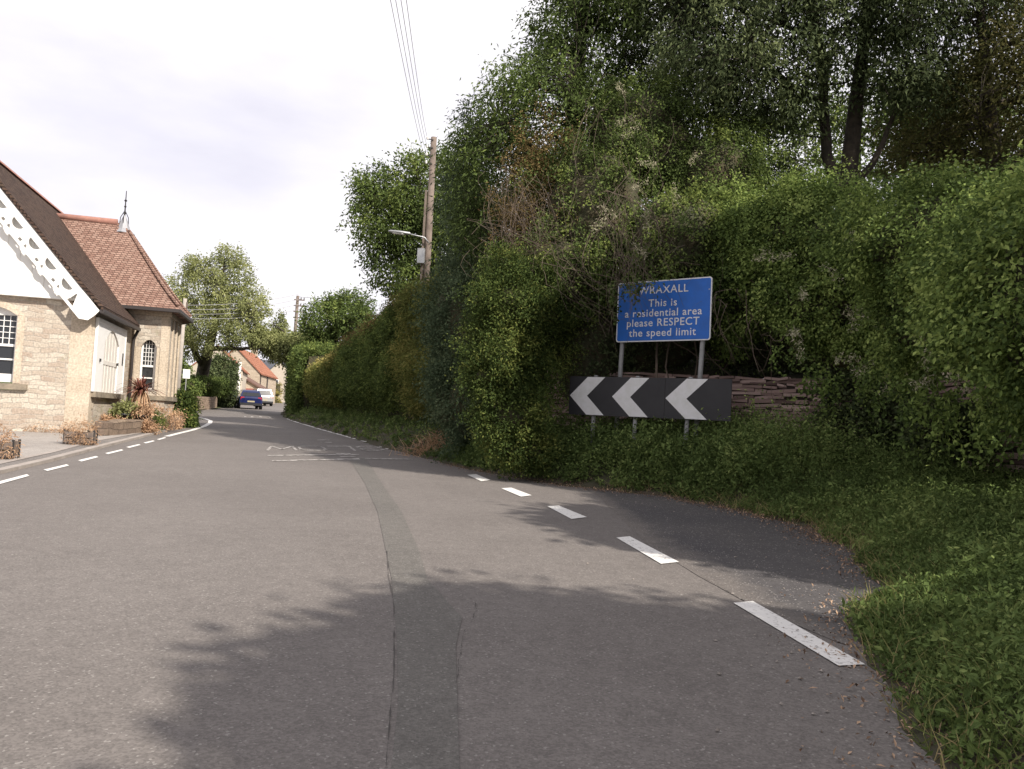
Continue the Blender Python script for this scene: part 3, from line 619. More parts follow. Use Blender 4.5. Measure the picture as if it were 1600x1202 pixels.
# ------------------------------------------------------------------ hanging vine bank, bushes and hedges on the right
def strands(mb, c0, seeds, r, m=2):
    for (A, B, k, sag, rad) in seeds:
        A, B = np.array(A) - c0, np.array(B) - c0
        for _ in range(k):
            a = A + r.normal(size=3) * np.array([.35, .3, .2]); b = B + r.normal(size=3) * np.array([.3, .25, .35])
            t = np.linspace(0, 1, 9)[:, None]; c = a + (b - a) * t + np.array([0, 0, -sag]) * (t * (1 - t)) * 4 * r.uniform(.2, 1.2) + r.normal(size=3) * .35 * (t * (1 - t)) * 4 + r.normal(size=(9, 3)) * .025
            mb.tube(c, np.linspace(rad, rad * .5, 9) * r.uniform(.4, .9), 4, m, cap=False)
def flowers(mb, c0, pts, seed, m=3):
    r = rng(seed)
    for p in pts:
        n = 70; ax = unit(r.normal(size=(1, 3)) + np.array([0, 0, -.4])); Q = np.asarray(p) - c0 + r.normal(size=(n, 3)) * .035 + ax * r.uniform(-.2, .2, (n, 1))
        leaves(mb, Q, .07, .014, r, None, .1, r.uniform(0, 1, n), m, flat=.2)
def trails(mb, c0, pts, seed):
    r = rng(seed)
    for p, ln in pts:
        p = np.asarray(p) - c0
        for _ in range(5):
            l = ln * r.uniform(.5, 1.15); n = int(l * 60); t = r.uniform(0, 1, n); o = r.normal(size=2) * .16; w = r.normal(size=2) * .12
            Q = np.c_[p[0] + o[0] + w[0] * t + .03 * np.sin(t * 9 + o[0] * 50), p[1] + o[1] + w[1] * t, p[2] - l * t] + r.normal(size=(n, 3)) * .045
            leaves(mb, Q, .075, .05, r, None, .7, np.clip(r.uniform(.1, .6) + r.normal(size=n) * .15, 0, 1), 0, flat=.1)
def vine_extra(fl, sd_, seed, tl=None):
    def f(mb, c0):
        if tl: trails(mb, c0, tl, seed + 3)
        if sd_: strands(mb, c0, sd_, rng(seed))
        if fl: flowers(mb, c0, fl, seed + 1)
    return f
S = 'leaf_vine'
A2 = lambda x, y, Y: AT(x, y, Y * 1.09)
A3 = lambda x, y, Y: AT(x, y, Y * 1.04)
# the bank right of the sign: crest above, fringe hanging below
e1 = [tuple(A2(1330, 400, 13.2)) + (1.5, 1.1, 1.25), tuple(A2(1230, 395, 13.9)) + (1.2, 1.0, 1.3), tuple(A2(1290, 470, 13.0)) + (1.0, .7, .9), tuple(A2(1160, 420, 14.6)) + (1.0, 1.0, 1.5), tuple(A2(1385, 520, 12.4)) + (.5, .4, .6)]
fl1 = [AT(x, y, Y * 1.02) for x, y, Y in ((1250, 545, 12.1), (1240, 520, 12.2), (1330, 500, 12), (1345, 490, 11.9), (1385, 505, 11.5), (1392, 492, 11.4), (1320, 560, 12), (1395, 605, 11.6), (1220, 400, 12.9), (1328, 375, 12), (1390, 377, 11.8), (1300, 425, 12.2), (1255, 460, 12.4), (1410, 470, 11.3), (1190, 400, 13.2), (1352, 575, 12))]
bush('vine_bank', e1, 'leafy vines with pale flower sprays hanging over the wall right of the sign', 'vine', M[S], 1750, 70, .17, .066, .044, 101, droop=.45, cs=.68, depth=.38, lump=.22, lf=.7, t0=0, tr=.85, sprig=.8, extra=vine_extra(fl1, [(A2(1150, 480, 13.2), A2(1170, 560, 13), 9, .1, .008), (A2(1190, 470, 13.3), A2(1215, 560, 13.2), 6, -.2, .01)], 5, [(A2(x, y, Y), l) for x, y, Y, l in ((1240, 540, 12.5, .5), (1265, 560, 12.3, .6), (1290, 580, 12.1, .5), (1320, 585, 12, .7), (1345, 570, 12, .9), (1370, 570, 11.8, .8), (1180, 440, 13.2, .8), (1160, 430, 13.4, .6))]))
e2 = [tuple(AT(1480, 400, 11.0)) + (1.25, 1.1, 1.1), tuple(AT(1590, 430, 9.2)) + (.95, 1.2, 1.15), tuple(AT(1440, 480, 11.2)) + (.6, .6, .95), tuple(AT(1530, 500, 9.8)) + (.65, .6, .55), tuple(AT(1680, 470, 7.6)) + (1.0, 1.3, 1.25), tuple(AT(1650, 600, 8.3)) + (.4, .5, .5)]
fl2 = [AT(x, y, Y * .95) for x, y, Y in ((1445, 520, 10.3), (1475, 480, 10.1), (1515, 475, 9.6), (1450, 560, 10.4), (1505, 600, 9.7), (1550, 585, 9.2), (1545, 520, 9.1), (1470, 545, 10.2), (1440, 600, 10.4))]
bush('vine_bank', e2, 'dense trailing vines covering the bank at the right edge of the view', 'vine', M[S], 2100, 76, .165, .06, .04, 102, droop=.45, cs=.72, depth=.35, lump=.22, lf=.7, t0=0, tr=.85, sprig=.8, extra=vine_extra(fl2, None, 7, [(AT(x, y, Y), l) for x, y, Y, l in ((1400, 560, 11.2, .8), (1425, 590, 10.8, .9), (1450, 600, 10.4, .9), (1470, 620, 10.2, .7), (1500, 600, 10, .8), (1540, 610, 9.4, .8), (1575, 620, 8.9, .7), (1600, 640, 8.5, .6), (1520, 640, 9.8, .5))]))
e3 = [(8.6, 3.2, 2.1, 1.3, 2.6, 1.5), (9.2, -1.5, 2.2, 1.4, 3, 1.6)]
bush('vine_bank', e3, 'vine covered bank beside the verge beyond the right edge of the view', 'vine', M[S], 900, 30, .25, .1, .06, 103, droop=.4, cs=.82, depth=.22)
# above the sign: a tall curtain of clematis over old shrubs
e4 = [tuple(A2(830, 430, 15.6)) + (1.0, .7, .9), tuple(A2(1060, 380, 14.6)) + (1.3, .9, 1.3), tuple(A2(930, 330, 15.2)) + (1.3, 1.0, 1.8), tuple(A2(1000, 220, 16)) + (1.5, 1.1, 1.5), tuple(A2(880, 430, 15)) + (1.1, .9, 1.0), tuple(A2(1110, 290, 16)) + (1.3, 1.1, 1.5)]
fl4 = [AT(x, y, Y * 1.03) for x, y, Y in ((935, 350, 13.9), (950, 330, 14), (1010, 255, 14.8), (975, 190, 14.7), (985, 205, 14.7), (1000, 290, 14.7), (1010, 345, 13.6), (970, 140, 14.7), (1055, 305, 14.5), (1000, 390, 13.5), (1085, 245, 14.8))]
st4 = [(A2(975, 310, 13.7), A2(985, 440, 13.0), 38, .1, .006), (A2(975, 400, 13.9), A2(1005, 468, 13.5), 20, -.1, .006), (A2(1080, 400, 13.5), A2(1050, 460, 13.2), 6, 0, .006), (A2(960, 180, 14.8), A2(985, 290, 14.0), 11, -.3, .006), (A2(940, 170, 14.8), A2(900, 290, 14.1), 9, -.2, .006), (A2(870, 400, 13.8), A2(960, 470, 13.2), 12, .2, .006), (A2(965, 440, 13), A2(965, 520, 13.1), 7, 0, .006)]
bush('climbing_clematis', e4, 'tall clematis curtain with dry hanging stems above the blue sign', 'climbing plant', M['leaf_mid'], 1700, 62, .19, .07, .042, 104, droop=.4, cs=.74, depth=.4, lump=.3, lf=.5, t0=0, tr=.8, extra=vine_extra(fl4, st4, 9, [(A2(x, y, Y), l) for x, y, Y, l in ((978, 425, 13.6, .5), (1000, 432, 13.5, .3), (968, 440, 13.7, .7), (1040, 422, 13.3, .22))]))
st5 = [(A2(800, 290, 14.6), A2(830, 400, 14.0), 48, .25, .005), (A2(790, 370, 14.4), A2(870, 400, 13.9), 52, .2, .005), (A2(850, 300, 14.8), A2(870, 420, 14.0), 26, .1, .005)]
e5 = [tuple(A2(825, 345, 15.0)) + (.85, .5, .85), tuple(A2(850, 260, 15.4)) + (.9, .6, 1.0)]
bush('dead_bramble', e5, 'tangle of dead brown stems above the bright green bush', 'dead climber', M['leaf_brown'], 260, 30, .22, .075, .035, 105, cs=0, depth=.8, extra=vine_extra(None, st5, 11))
# dark shrubs filling behind the sign
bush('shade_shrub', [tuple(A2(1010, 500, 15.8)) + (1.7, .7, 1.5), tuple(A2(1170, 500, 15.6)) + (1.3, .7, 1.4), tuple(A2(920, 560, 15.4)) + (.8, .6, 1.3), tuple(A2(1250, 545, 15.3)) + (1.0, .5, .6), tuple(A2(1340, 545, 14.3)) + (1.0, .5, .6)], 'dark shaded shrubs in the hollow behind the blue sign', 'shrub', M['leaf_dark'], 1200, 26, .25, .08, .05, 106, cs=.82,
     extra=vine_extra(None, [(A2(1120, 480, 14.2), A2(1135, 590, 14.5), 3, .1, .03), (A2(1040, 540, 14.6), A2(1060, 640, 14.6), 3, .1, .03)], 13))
# the lit bush left of the sign
eb = [tuple(A3(800, 480, 14.5)) + (.72, .7, .7), tuple(A3(785, 560, 14.3)) + (.66, .7, .65), tuple(A3(850, 500, 15.6)) + (.6, .6, .95), tuple(A3(800, 650, 14.1)) + (.6, .6, .55), tuple(A3(838, 600, 14.7)) + (.35, .4, .6), tuple(A3(815, 705, 14.1)) + (.62, .4, .32), tuple(A3(755, 470, 14.4)) + (.36, .4, .22), tuple(A3(762, 590, 14.0)) + (.4, .4, .25), tuple(A3(845, 430, 15)) + (.5, .5, .35), tuple(A3(790, 415, 14.6)) + (.3, .3, .3)]
bush('bright_bush', eb, 'bushy bright green shrub between the hedge and the chevron sign', 'bush', M['leaf_bright'], 1500, 66, .16, .06, .03, 107, droop=0, cs=.55, depth=.5, lump=.3, lf=.95, sprig=.9, t0=.0, tr=.75)
# hedge of conifers along the road
def line(px0, px1): return px0, px1
bush('blue_conifer', [tuple(AT(738, 515, 18.3)) + (.75, .8, 1.55), tuple(AT(745, 620, 18.0)) + (.75, .8, 1.2), tuple(AT(715, 500, 19.1)) + (.75, .8, 1.35), tuple(AT(720, 615, 18.7)) + (.75, .8, 1.15), tuple(AT(760, 430, 18.2)) + (.5, .6, .9)], 'blue green conifer beside the bright bush', 'conifer', M['leaf_blue'], 1700, 44, .2, .08, .034, 108, droop=.25, cs=.78, depth=.45, lump=.28, lf=.8, t0=0, tr=.85, sprig=.8)
def PX(p):
    q = np.asarray(p, float) - np.array([0, 0, EYE]); c, s_ = math.cos(PITCH), math.sin(PITCH); fw_ = q[1] * c + q[2] * s_; u_ = -q[1] * s_ + q[2] * c
    return 800 + (q[0] * math.cos(ROLL) + u_ * math.sin(ROLL)) / fw_ * FPX, 601 + (q[0] * math.sin(ROLL) - u_ * math.cos(ROLL)) / fw_ * FPX
def hedge_wall(name, y0, y1, inset, depth_, tops, label, lm, nclump, per, spread, ll, lw, seed, under=.35, lo=1.0, lump=.22, t0=0., tr=.8, third=None, tipm=0, lf=.5, top_hi=0.):
    """a clipped hedge following the road edge between two distances; tops: skyline heights sampled along it"""
    r = rng(seed); ed = right_edge[::-1] if right_edge[0][1] > right_edge[-1][1] else right_edge
    ed = ed[(ed[:, 0] < 1.5) & (ed[:, 1] > 14)]; ed = ed[np.argsort(ed[:, 1])]
    yy = np.linspace(y0, y1, 60); base = np.c_[np.interp(yy, ed[:, 1], ed[:, 0]), yy]
    T_ = unit(np.gradient(base, axis=0)); N_ = np.c_[T_[:, 1], -T_[:, 0]]                   # N_ points away from the road
    tx_, ty_ = zip(*tops); H_ = []
    for p in base + N_ * inset:
        g_ = gz(*p); px = PX((p[0], p[1], g_ + 3))[0]; H_.append(AT(px, np.interp(px, tx_, ty_), p[1])[2] - g_ - ll * .6)
    H_ = np.array(H_); c0 = np.array([*base[30], gz(*base[30])])
    def surf(si, v, shrink=0.):
        f = np.clip(si, 0, 59); k = f.astype(int).clip(0, 58); w = (f - k)[:, None]
        b = base[k] * (1 - w) + base[k + 1] * w; n = N_[k] * (1 - w) + N_[k + 1] * w; t = T_[k]; h = np.interp(f, range(60), H_)
        z = np.where(v < .72, lo + (h - lo) * v / .72, h - 0 * v); dp = np.where(v < .72, under * (1 - np.clip(v / .2, 0, 1)), (v - .72) / .28 * depth_)
        cr = np.clip((v - .6) / .12, 0, 1) * np.clip((.84 - v) / .12, 0, 1); z = z - .25 * cr; dp = dp + .25 * np.clip((v - .55) / .17, 0, 1) * (v < .72)
        p = b + n * (inset + dp + shrink)[:, None]; out = np.where((v < .72)[:, None], np.c_[-n, 0 * v], np.array([0, 0, 1.]) + np.c_[-n * .3, 0 * v])
        return np.c_[p, SLOPE * (p @ RD) + z - shrink], unit(out)
    si, v = r.uniform(0, 59, nclump), r.uniform(0, 1, nclump) ** 1.05
    P, D = surf(si, v); ln = lump * noise3(P, lf, seed) + lump * .6 * noise3(P, lf * 2.6, seed + 1) - .22 * r.uniform(0, 1, nclump) ** 2
    P = P + D * ln[:, None] - c0; mb = MB()
    ct = np.clip(t0 + tr * r.uniform(0, 1, nclump) + .2 * noise3(P, lf * .7, seed + 5) + .12 * (v > .7), 0, 1); k = np.repeat(np.arange(nclump), per); n = len(k)  # top clumps tinted lighter, painting in the light from above
    ax = unit(D * .7 + r.normal(size=(nclump, 3)) * .6 + np.array([0, 0, -.15])); a = r.uniform(-.6, 1, n)[:, None]
    Q = P[k] + ax[k] * a * spread + r.normal(size=(n, 3)) * spread * .5
    mm = third is not None
    isg = ((v > .66) & (r.uniform(size=nclump) < top_hi))[k]
    for flag, mi in ((False, 0), (True, 3)):
        q = isg == flag
        if q.any(): leaves(mb, Q[q], ll, lw, r, unit(D[k][q] * .5 + ax[k][q] * .5), .2, np.clip(ct[k][q] + r.normal(size=q.sum()) * .13, 0, 1), mi)
    rows = [surf(np.linspace(0, 59, 40), np.full(40, vv), .28)[0] - c0 for vv in (0, .1, .3, .5, .66, .74, .9, 1.)]
    bk = rows[-1].copy(); bk[:, 2] = rows[0][:, 2]; g2_ = rows[0].copy(); g2_[:, :2] += (N_[np.linspace(0, 59, 40).astype(int)] * .5); g2_[:, 2] = [gz(*(p[:2] + c0[:2])) - c0[2] for p in g2_]
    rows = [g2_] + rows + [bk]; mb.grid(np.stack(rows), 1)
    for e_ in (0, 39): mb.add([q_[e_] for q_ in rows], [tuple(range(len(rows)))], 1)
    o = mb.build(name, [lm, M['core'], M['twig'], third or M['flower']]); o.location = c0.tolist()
    return tag(o, label, 'hedge')
SKY_ = [(440, 548), (452, 545), (470, 552), (480, 556), (500, 547), (540, 522), (570, 500), (600, 466), (640, 440), (700, 412), (760, 395)]
hedge_wall('olive_conifer_hedge', 18.6, 26.2, 1.25, 2.2, SKY_, 'tall olive green conifer hedge overhanging the roadside bank', M['leaf_olive'], 2300, 34, .25, .12, .028, 109, under=.6, lump=.34, third=M['leaf_brown'], top_hi=.15)
hedge_wall('clipped_hedge', 26.3, 35.5, 1.1, 2.2, SKY_, 'clipped green hedge with a browning top between the conifers and the sunlit topped hedge', M['leaf_mid'], 2000, 32, .22, .13, .04, 110, under=.6, lump=.16, third=M['leaf_brown'], top_hi=.75)
hedge_wall('sunlit_top_hedge', 35.6, 43.5, 1.0, 2.2, [(x, y + 14) for x, y in SKY_], 'lower clipped hedge with sunlight painted as a golden top near the corner', M['leaf_olive'], 1400, 32, .22, .15, .05, 111, under=.5, lump=.12, third=M['leaf_gold'], top_hi=.9)  # gold leaves along the top colour in the sunlight there
hedge_wall('corner_hedge', 43.6, 52, .5, 2.6, [(x, y - 12) for x, y in SKY_], 'tall dark hedge at the far bend where the road disappears', M['leaf_mid'], 1500, 30, .26, .2, .07, 112, under=.1, lo=.1, lump=.15)
# dry clump on the kerb
dm = MB(); r = rng(51); c0 = G(705, 716)
for _ in range(900):
    a = c0 + np.array([r.normal() * .55 + .1, r.normal() * .35 + .3, .0]); a[2] = hv(a[0], a[1]) - .01; l = r.uniform(.2, .65); d = unit(np.array([r.normal() * .8, r.normal() * .8, 1.0]))
    dm.tube([a, a + d * l * .5 + r.normal(size=3) * .03, a + d * l + np.array([r.normal() * .1, r.normal() * .1, -.08])], [.006, .005, .002], 3, 0, r.uniform(), cap=False)
tag(dm.build('dry_grass_clump', M['straw']), 'clump of dry straw coloured grass at the road edge below the blue green conifer', 'dry grass')

# ------------------------------------------------------------------ trees on the right
tr_ = lambda x, y, Y, r1, r2, r3: tuple(AT(x, y, Y)) + (r1, r2, r3)
gr = lambda p: (p[0], p[1], gz(p[0], p[1]) + .3)
def trunk_to(base, *pts): return [(base, pts[0][1] * 1.15)] + list(pts)
B1 = gr(AT(690, 600, 30))
tree('roadside_tree', B1, [trunk_to(B1, (AT(680, 450, 30), .2), (AT(660, 320, 30), .12), (AT(650, 260, 30), .05))],
     [tr_(660, 300, 30, 1.6, 1.6, 1.5), tr_(615, 350, 29.5, 1.5, 1.5, 1.6), tr_(590, 310, 30, 1.0, 1.1, 1.2), tr_(625, 430, 29.5, 1.1, 1.3, 1.0), tr_(700, 300, 31, 1.3, 1.5, 1.6), tr_(690, 390, 30, 1.5, 1.5, 1.6)],
     'mid green tree behind the wooden pole with the street lamp', lm=M['leaf_mid'], nclump=900, per=36, spread=.33, ll=.17, lw=.07, seed=201, depth=.7)
B2 = gr(AT(880, 600, 19.5))
tree('tall_dark_tree', B2, [trunk_to(B2, (AT(880, 400, 19.5), .3), (AT(900, 150, 19.5), .2), (AT(930, -150, 19.5), .06))],
     [tr_(850, 170, 18.5, 1.5, 1.5, 1.7), tr_(800, 250, 18.5, 1.2, 1.3, 1.5), tr_(760, 300, 18.2, .9, 1.0, 1.4), tr_(920, 60, 19, 1.6, 1.6, 1.7), tr_(960, -60, 19.5, 1.8, 1.8, 1.8), tr_(800, 370, 18, 1.1, 1.1, 1.3), tr_(900, 230, 18, 1.4, 1.2, 1.5)],
     'tall dark green tree rising over the hedge left of the blue sign', lm=M['leaf_mid'], nclump=1500, per=36, spread=.27, ll=.13, lw=.045, seed=202, depth=.6, droop=.5, t0=.05, tr=.5)
B2b = gr(AT(735, 600, 22))
tree('slender_tree', B2b, [trunk_to(B2b, (AT(735, 450, 22), .14), (AT(740, 280, 22), .08), (AT(745, 190, 22), .03))],
     [tr_(745, 230, 22, .75, .8, 1.3), tr_(725, 310, 22, .7, .8, 1.2), tr_(735, 390, 21.5, 1.0, 1.0, 1.0), tr_(760, 330, 21, .9, .9, 1.2)],
     'slender grey green tree with drooping leaves between the pole and the dark tree', lm=M['leaf_blue'], nclump=420, per=32, spread=.28, ll=.15, lw=.035, seed=203, depth=.85, droop=.6)
B3 = gr(AT(1310, 560, 18)); B3 = (B3[0], B3[1], B3[2] + 1.6)
tree('forked_tree', B3, [[(B3, .24), (AT(1322, 320, 18), .21), (AT(1335, 180, 18), .17), (AT(1352, 60, 18), .14), (AT(1365, -100, 18), .1), (AT(1380, -300, 18), .04)],
                         [(AT(1320, 330, 18), .15), (AT(1292, 250, 18), .125), (AT(1285, 120, 18), .11), (AT(1260, -60, 18), .1), (AT(1230, -280, 18), .04)],
                         [(AT(1325, 300, 18), .1), (AT(1370, 250, 17.6), .07), (AT(1400, 170, 17.4), .04)]],
     [tr_(1150, 90, 17, 1.9, 1.7, 1.4), tr_(1090, -20, 18, 1.8, 1.7, 1.7), tr_(1230, -20, 17, 2.0, 1.8, 1.7), tr_(1210, 160, 17.5, 1.1, 1.2, .7), tr_(1380, 30, 17, 2.0, 1.8, 1.4), tr_(1320, -150, 17.5, 2.6, 2.4, 2.0), tr_(1500, -90, 17, 2.4, 2.2, 2.0), tr_(1140, -200, 18, 2.4, 2.2, 2.0), tr_(1420, 130, 17, 1.0, 1.0, .7)],
     'large dark tree with a forked trunk above the vine bank', lm=M['leaf_dark'], nclump=2900, per=36, spread=.28, ll=.13, lw=.05, seed=204, depth=.8, droop=.5, limbs=16)
B4 = gr(AT(1560, 560, 17)); B4 = (B4[0], B4[1], B4[2] + 1.5)
tree('autumn_tinted_tree', B4, [trunk_to(B4, (AT(1560, 330, 17), .2), (AT(1540, 120, 17), .13), (AT(1530, -50, 17), .05))],
     [tr_(1500, 190, 18, 1.4, 1.5, 1.3), tr_(1580, 220, 17, 1.3, 1.3, 1.3), tr_(1450, 240, 19, 1.0, 1.2, .8), tr_(1560, 100, 17.5, 1.7, 1.6, 1.3), tr_(1640, 120, 16, 1.6, 1.6, 2.0)],
     'olive brown tinted tree at the far right above the vines', lm=M['leaf_tint'], nclump=850, per=32, spread=.28, ll=.12, lw=.05, seed=205, depth=.75, t0=0, tr=.4)
B5 = gr(AT(1140, 560, 20))
tree('background_tree', B5, [trunk_to(B5, (AT(1140, 350, 20), .2), (AT(1120, 150, 20), .12), (AT(1100, 50, 20), .05))],
     [tr_(1090, 210, 20, 1.6, 1.6, 1.6), tr_(1150, 290, 19.5, 1.5, 1.3, 1.0), tr_(1050, 120, 20, 1.5, 1.5, 1.5), tr_(1210, 330, 19, 1.1, 1.1, .8)],
     'dark bushy tree behind the clematis right of the blue sign', lm=M['leaf_dark'], nclump=480, per=34, spread=.3, ll=.13, lw=.05, seed=206, depth=.7)
B6 = gr(AT(1330, 560, 27)); B6 = (B6[0], B6[1], B6[2] + 1.5)
tree('background_tree', B6, [trunk_to(B6, (AT(1335, 350, 27), .2), (AT(1340, 220, 27), .12), (AT(1350, 120, 27), .05))],
     [tr_(1240, 230, 27, 2.0, 1.6, 1.6), tr_(1330, 280, 26, 1.8, 1.5, 1.2), tr_(1400, 210, 27, 2.0, 1.7, 1.7), tr_(1300, 160, 28, 2.0, 1.7, 1.6), tr_(1200, 300, 26, 1.4, 1.3, .9)],
     'paler green tree glimpsed through the gaps behind the forked trunk', lm=M['leaf_mid'], nclump=400, per=34, spread=.36, ll=.17, lw=.08, seed=207, depth=.7, droop=.4)
B7 = gr(AT(1500, 560, 25)); B7 = (B7[0], B7[1], B7[2] + 1.5)
tree('background_tree', B7, [trunk_to(B7, (AT(1490, 350, 25), .2), (AT(1480, 220, 25), .12), (AT(1480, 120, 25), .05))],
     [tr_(1470, 250, 25, 1.8, 1.6, 1.5), tr_(1550, 200, 24, 1.8, 1.6, 1.8), tr_(1430, 160, 26, 1.6, 1.5, 1.5)],
     'bushy tree behind the tinted tree at the far right', lm=M['leaf_mid'], nclump=330, per=34, spread=.36, ll=.16, lw=.075, seed=208, depth=.7, droop=.4)
for k, (bx, by, ztop, rr_, lab) in enumerate(((7.6, -2.9, 8.3, 2.85, 'broad tree on the bank beyond the right edge, level with the viewer'), (8.9, 4.1, 7.9, 2.0, 'small round tree behind the vine bank beyond the right edge'), (8.4, -8.3, 8.6, 3.2, 'tall tree by the road behind the viewer'), (12.5, -1.5, 8.8, 2.2, 'lower tree farther up the bank beyond the right edge'), (5.8, -6.3, 6.5, 2.2, 'tree by the road behind the viewer, nearest the tarmac'), (10.3, 8.4, 9.2, 2.1, 'slim unseen tree added on the bank to shade the signs, farthest along the road'), (10.6, 7.6, 13.0, 1.7, 'tall narrow unseen tree added on the bank to shade the bright bush'))):  # last two are unseen, added to shade the signs and the bright bush
    B = (bx, by, gz(bx, by)); zc = ztop - rr_ * .95
    ells = [(bx, by, zc, rr_ * .8, rr_ * .8, rr_ * .95), (bx - rr_ * .45, by + .6, zc - rr_ * .35, rr_ * .65, rr_ * .65, rr_ * .7), (bx + rr_ * .4, by - .8, zc - rr_ * .3, rr_ * .65, rr_ * .65, rr_ * .7), (bx - .3, by + rr_ * .5, zc - .4 * rr_, rr_ * .6, rr_ * .6, rr_ * .65)]
    if k == 0: ells = [(bx + .05, by + .75, 6.2, 1.85, 2.35, 2.0), (bx + .75, by - 2.0, 6.0, 1.9, 2.6, 2.0)]
    tree('bank_tree', B, [[(B, .28), ((bx + .2, by, zc * .6), .22), ((bx, by + .2, zc), .14), ((bx, by, ztop - .5), .04)]], ells,
         lab, group='trees on the bank beside the viewer', lm=M['leaf_mid'], nclump=3200 if k == 0 else 1500, per=36, spread=.34, ll=.25, lw=.14, seed=210 + k, depth=.8, lump=.06 if k == 0 else .1, twigs=False)

# ------------------------------------------------------------------ the stone building on the left
C0 = np.array([-10.6, 20.1, .49]); BR = math.radians(14.6)
bA = np.array([math.cos(BR), math.sin(BR), 0]); bB = np.array([-math.sin(BR), math.cos(BR), 0])
def BL(x, b, z): return C0 + bA * x + bB * b + np.array([0, 0, z])
M['stone'] = masonry('honey_rubble', [(.23, .18, .145), (.39, .315, .255), (.45, .39, .32), (.53, .475, .4), (.34, .315, .255)], (.42, .375, .32), .38, .12, dist=.045, bump=.6, msize=.011, stain=(1.1, (.33, .3, .22), .58))
M['ashlar'] = masonry('dressed_stone', [(.44, .365, .28), (.52, .44, .345), (.58, .5, .4)], (.45, .38, .3), .8, .36, dist=.004, bump=.05, msize=.004, stain=(1.8, (.3, .26, .2), .62))
M['sillstone'] = mat('weathered_sill', (.3, .25, .19), .95, noise=(5, .9, (.16, .14, .11)), bump=(25, .5, .01))
M['tile_dark'] = masonry('mossy_dark_tile', [(.035, .024, .02), (.07, .045, .036), (.1, .066, .05), (.06, .05, .038)], (.02, .015, .013), .17, .085, dist=.012, bump=1.2, msize=.012, stain=(7, (.14, .125, .1), .66))
M['tile_orange'] = masonry('orange_clay_tile', [(.17, .1, .08), (.25, .15, .117), (.33, .215, .17), (.24, .165, .135)], (.12, .07, .055), .17, .075, dist=.012, bump=1.2, msize=.011, stain=(6, (.45, .37, .29), .63))
M['ridge'] = mat('ridge_tile', (.36, .18, .14), .9, noise=(4, .8, (.22, .12, .1)))
M['board'] = mat('white_boarding', (.8, .79, .76), .6, noise=(2, .3, (.72, .7, .66)))
M['cream'] = mat('cream_boards', (.68, .65, .6), .7, noise=(5, .5, (.58, .54, .49)))
M['pvc'] = mat('dark_gutter', (.05, .043, .042), .5)
bd = empty('stone_building', C0, BR, 'honey stone building with a white gable and orange tiled roofed bay', 'building')
AX, AZ, SLP = -3.24, 7.16, 1.17                    # gable apex and slope
fz = lambda u, v, d: (u, d, v)
wins = ((-2.82, -1.72), (-4.76, -3.66))
def arch(x0, x1, zs, rise, n=9): return [(x0 + (x1 - x0) * t, zs + rise * (1 - (2 * t - 1) ** 2)) for t in np.linspace(0, 1, n)]
fw = MB(); xs_ = [-6.48, wins[1][0], wins[1][1], wins[0][0], wins[0][1], -.52]
for a, b in ((0, 1), (2, 3), (4, 5)): fw.box(xs_[a], xs_[b], 0, .4, -.6, 3.42)
for x0, x1 in wins:
    fw.box(x0, x1, 0, .4, -.6, 1.05)
    fw.prism([(x0, 3.42), (x0, 2.88)] + arch(x0, x1, 2.88, .2)[1:-1] + [(x1, 2.88), (x1, 3.42)], fz, 0, .4)
fw.build('front_wall', M['stone'], bd)
q = MB(); r = rng(301); z = -.6; k = 0
while z < 3.25:
    h = r.uniform(.26, .4); h = min(h, 3.3 - z); w_ = .36 if k % 2 else .52
    q.box(-.521, -.521 + .52 + .02, -.006 - r.uniform(0, .004), .3 if k % 2 else .46, z, z + h); z += h; k += 1
q.build('quoin', M['ashlar'], bd)
for x0, x1 in wins:                                # dressed surround, sash, bars, glass, sill
    w_ = MB(); w_.box(x0 - .16, x0 - .002, -.008, .05, 1.22, 2.9); w_.box(x1 + .002, x1 + .16, -.008, .05, 1.22, 2.9)
    w_.prism(arch(x0, x1, 2.882, .202) + arch(x0 - .16, x1 + .16, 2.902, .36)[::-1], fz, -.008, .05); w_.build('window_surround', M['ashlar'], bd)
    f = MB(); t = .055
    f.box(x0, x0 + t, .12, .2, 1.24, 2.9); f.box(x1 - t, x1, .12, .2, 1.24, 2.9); f.box(x0 + t, x1 - t, .115, .21, 1.24, 1.44)
    f.box(x0 + t, x1 - t, .125, .2, 2.12, 2.18); f.box(x0 + t, x1 - t, .125, .2, 1.78, 1.82)
    f.prism([(x0, 2.9), (x1, 2.9)] + arch(x0, x1, 2.88, .2)[::-1], fz, .125, .2)
    wf = f.build('window', M['white'], bd)
    g_ = MB(); nx = 7
    for i in range(1, nx): xx = x0 + t + (x1 - x0 - 2 * t) * i / nx; g_.box(xx - .008, xx + .008, .15, .17, 2.18, 2.9)
    for i in range(1, 5): zz = 2.18 + .72 * i / 5; g_.box(x0 + t, x1 - t, .148, .168, zz - .008, zz + .008)
    g_.build('glazing_bars', M['white'], wf)
    MB().box(x0 + t, x1 - t, .172, .178, 1.44, 2.9).build('pane', M['glass'], wf)
    MB().box(x0 + t, x1 - t, .26, .27, 1.44, 1.75).build('blind', M['cream'], wf)
    MB().box(x0 - .3, x1 + .34, -.1, .02, 1.06, 1.2).build('window_sill', M['sillstone'], bd)
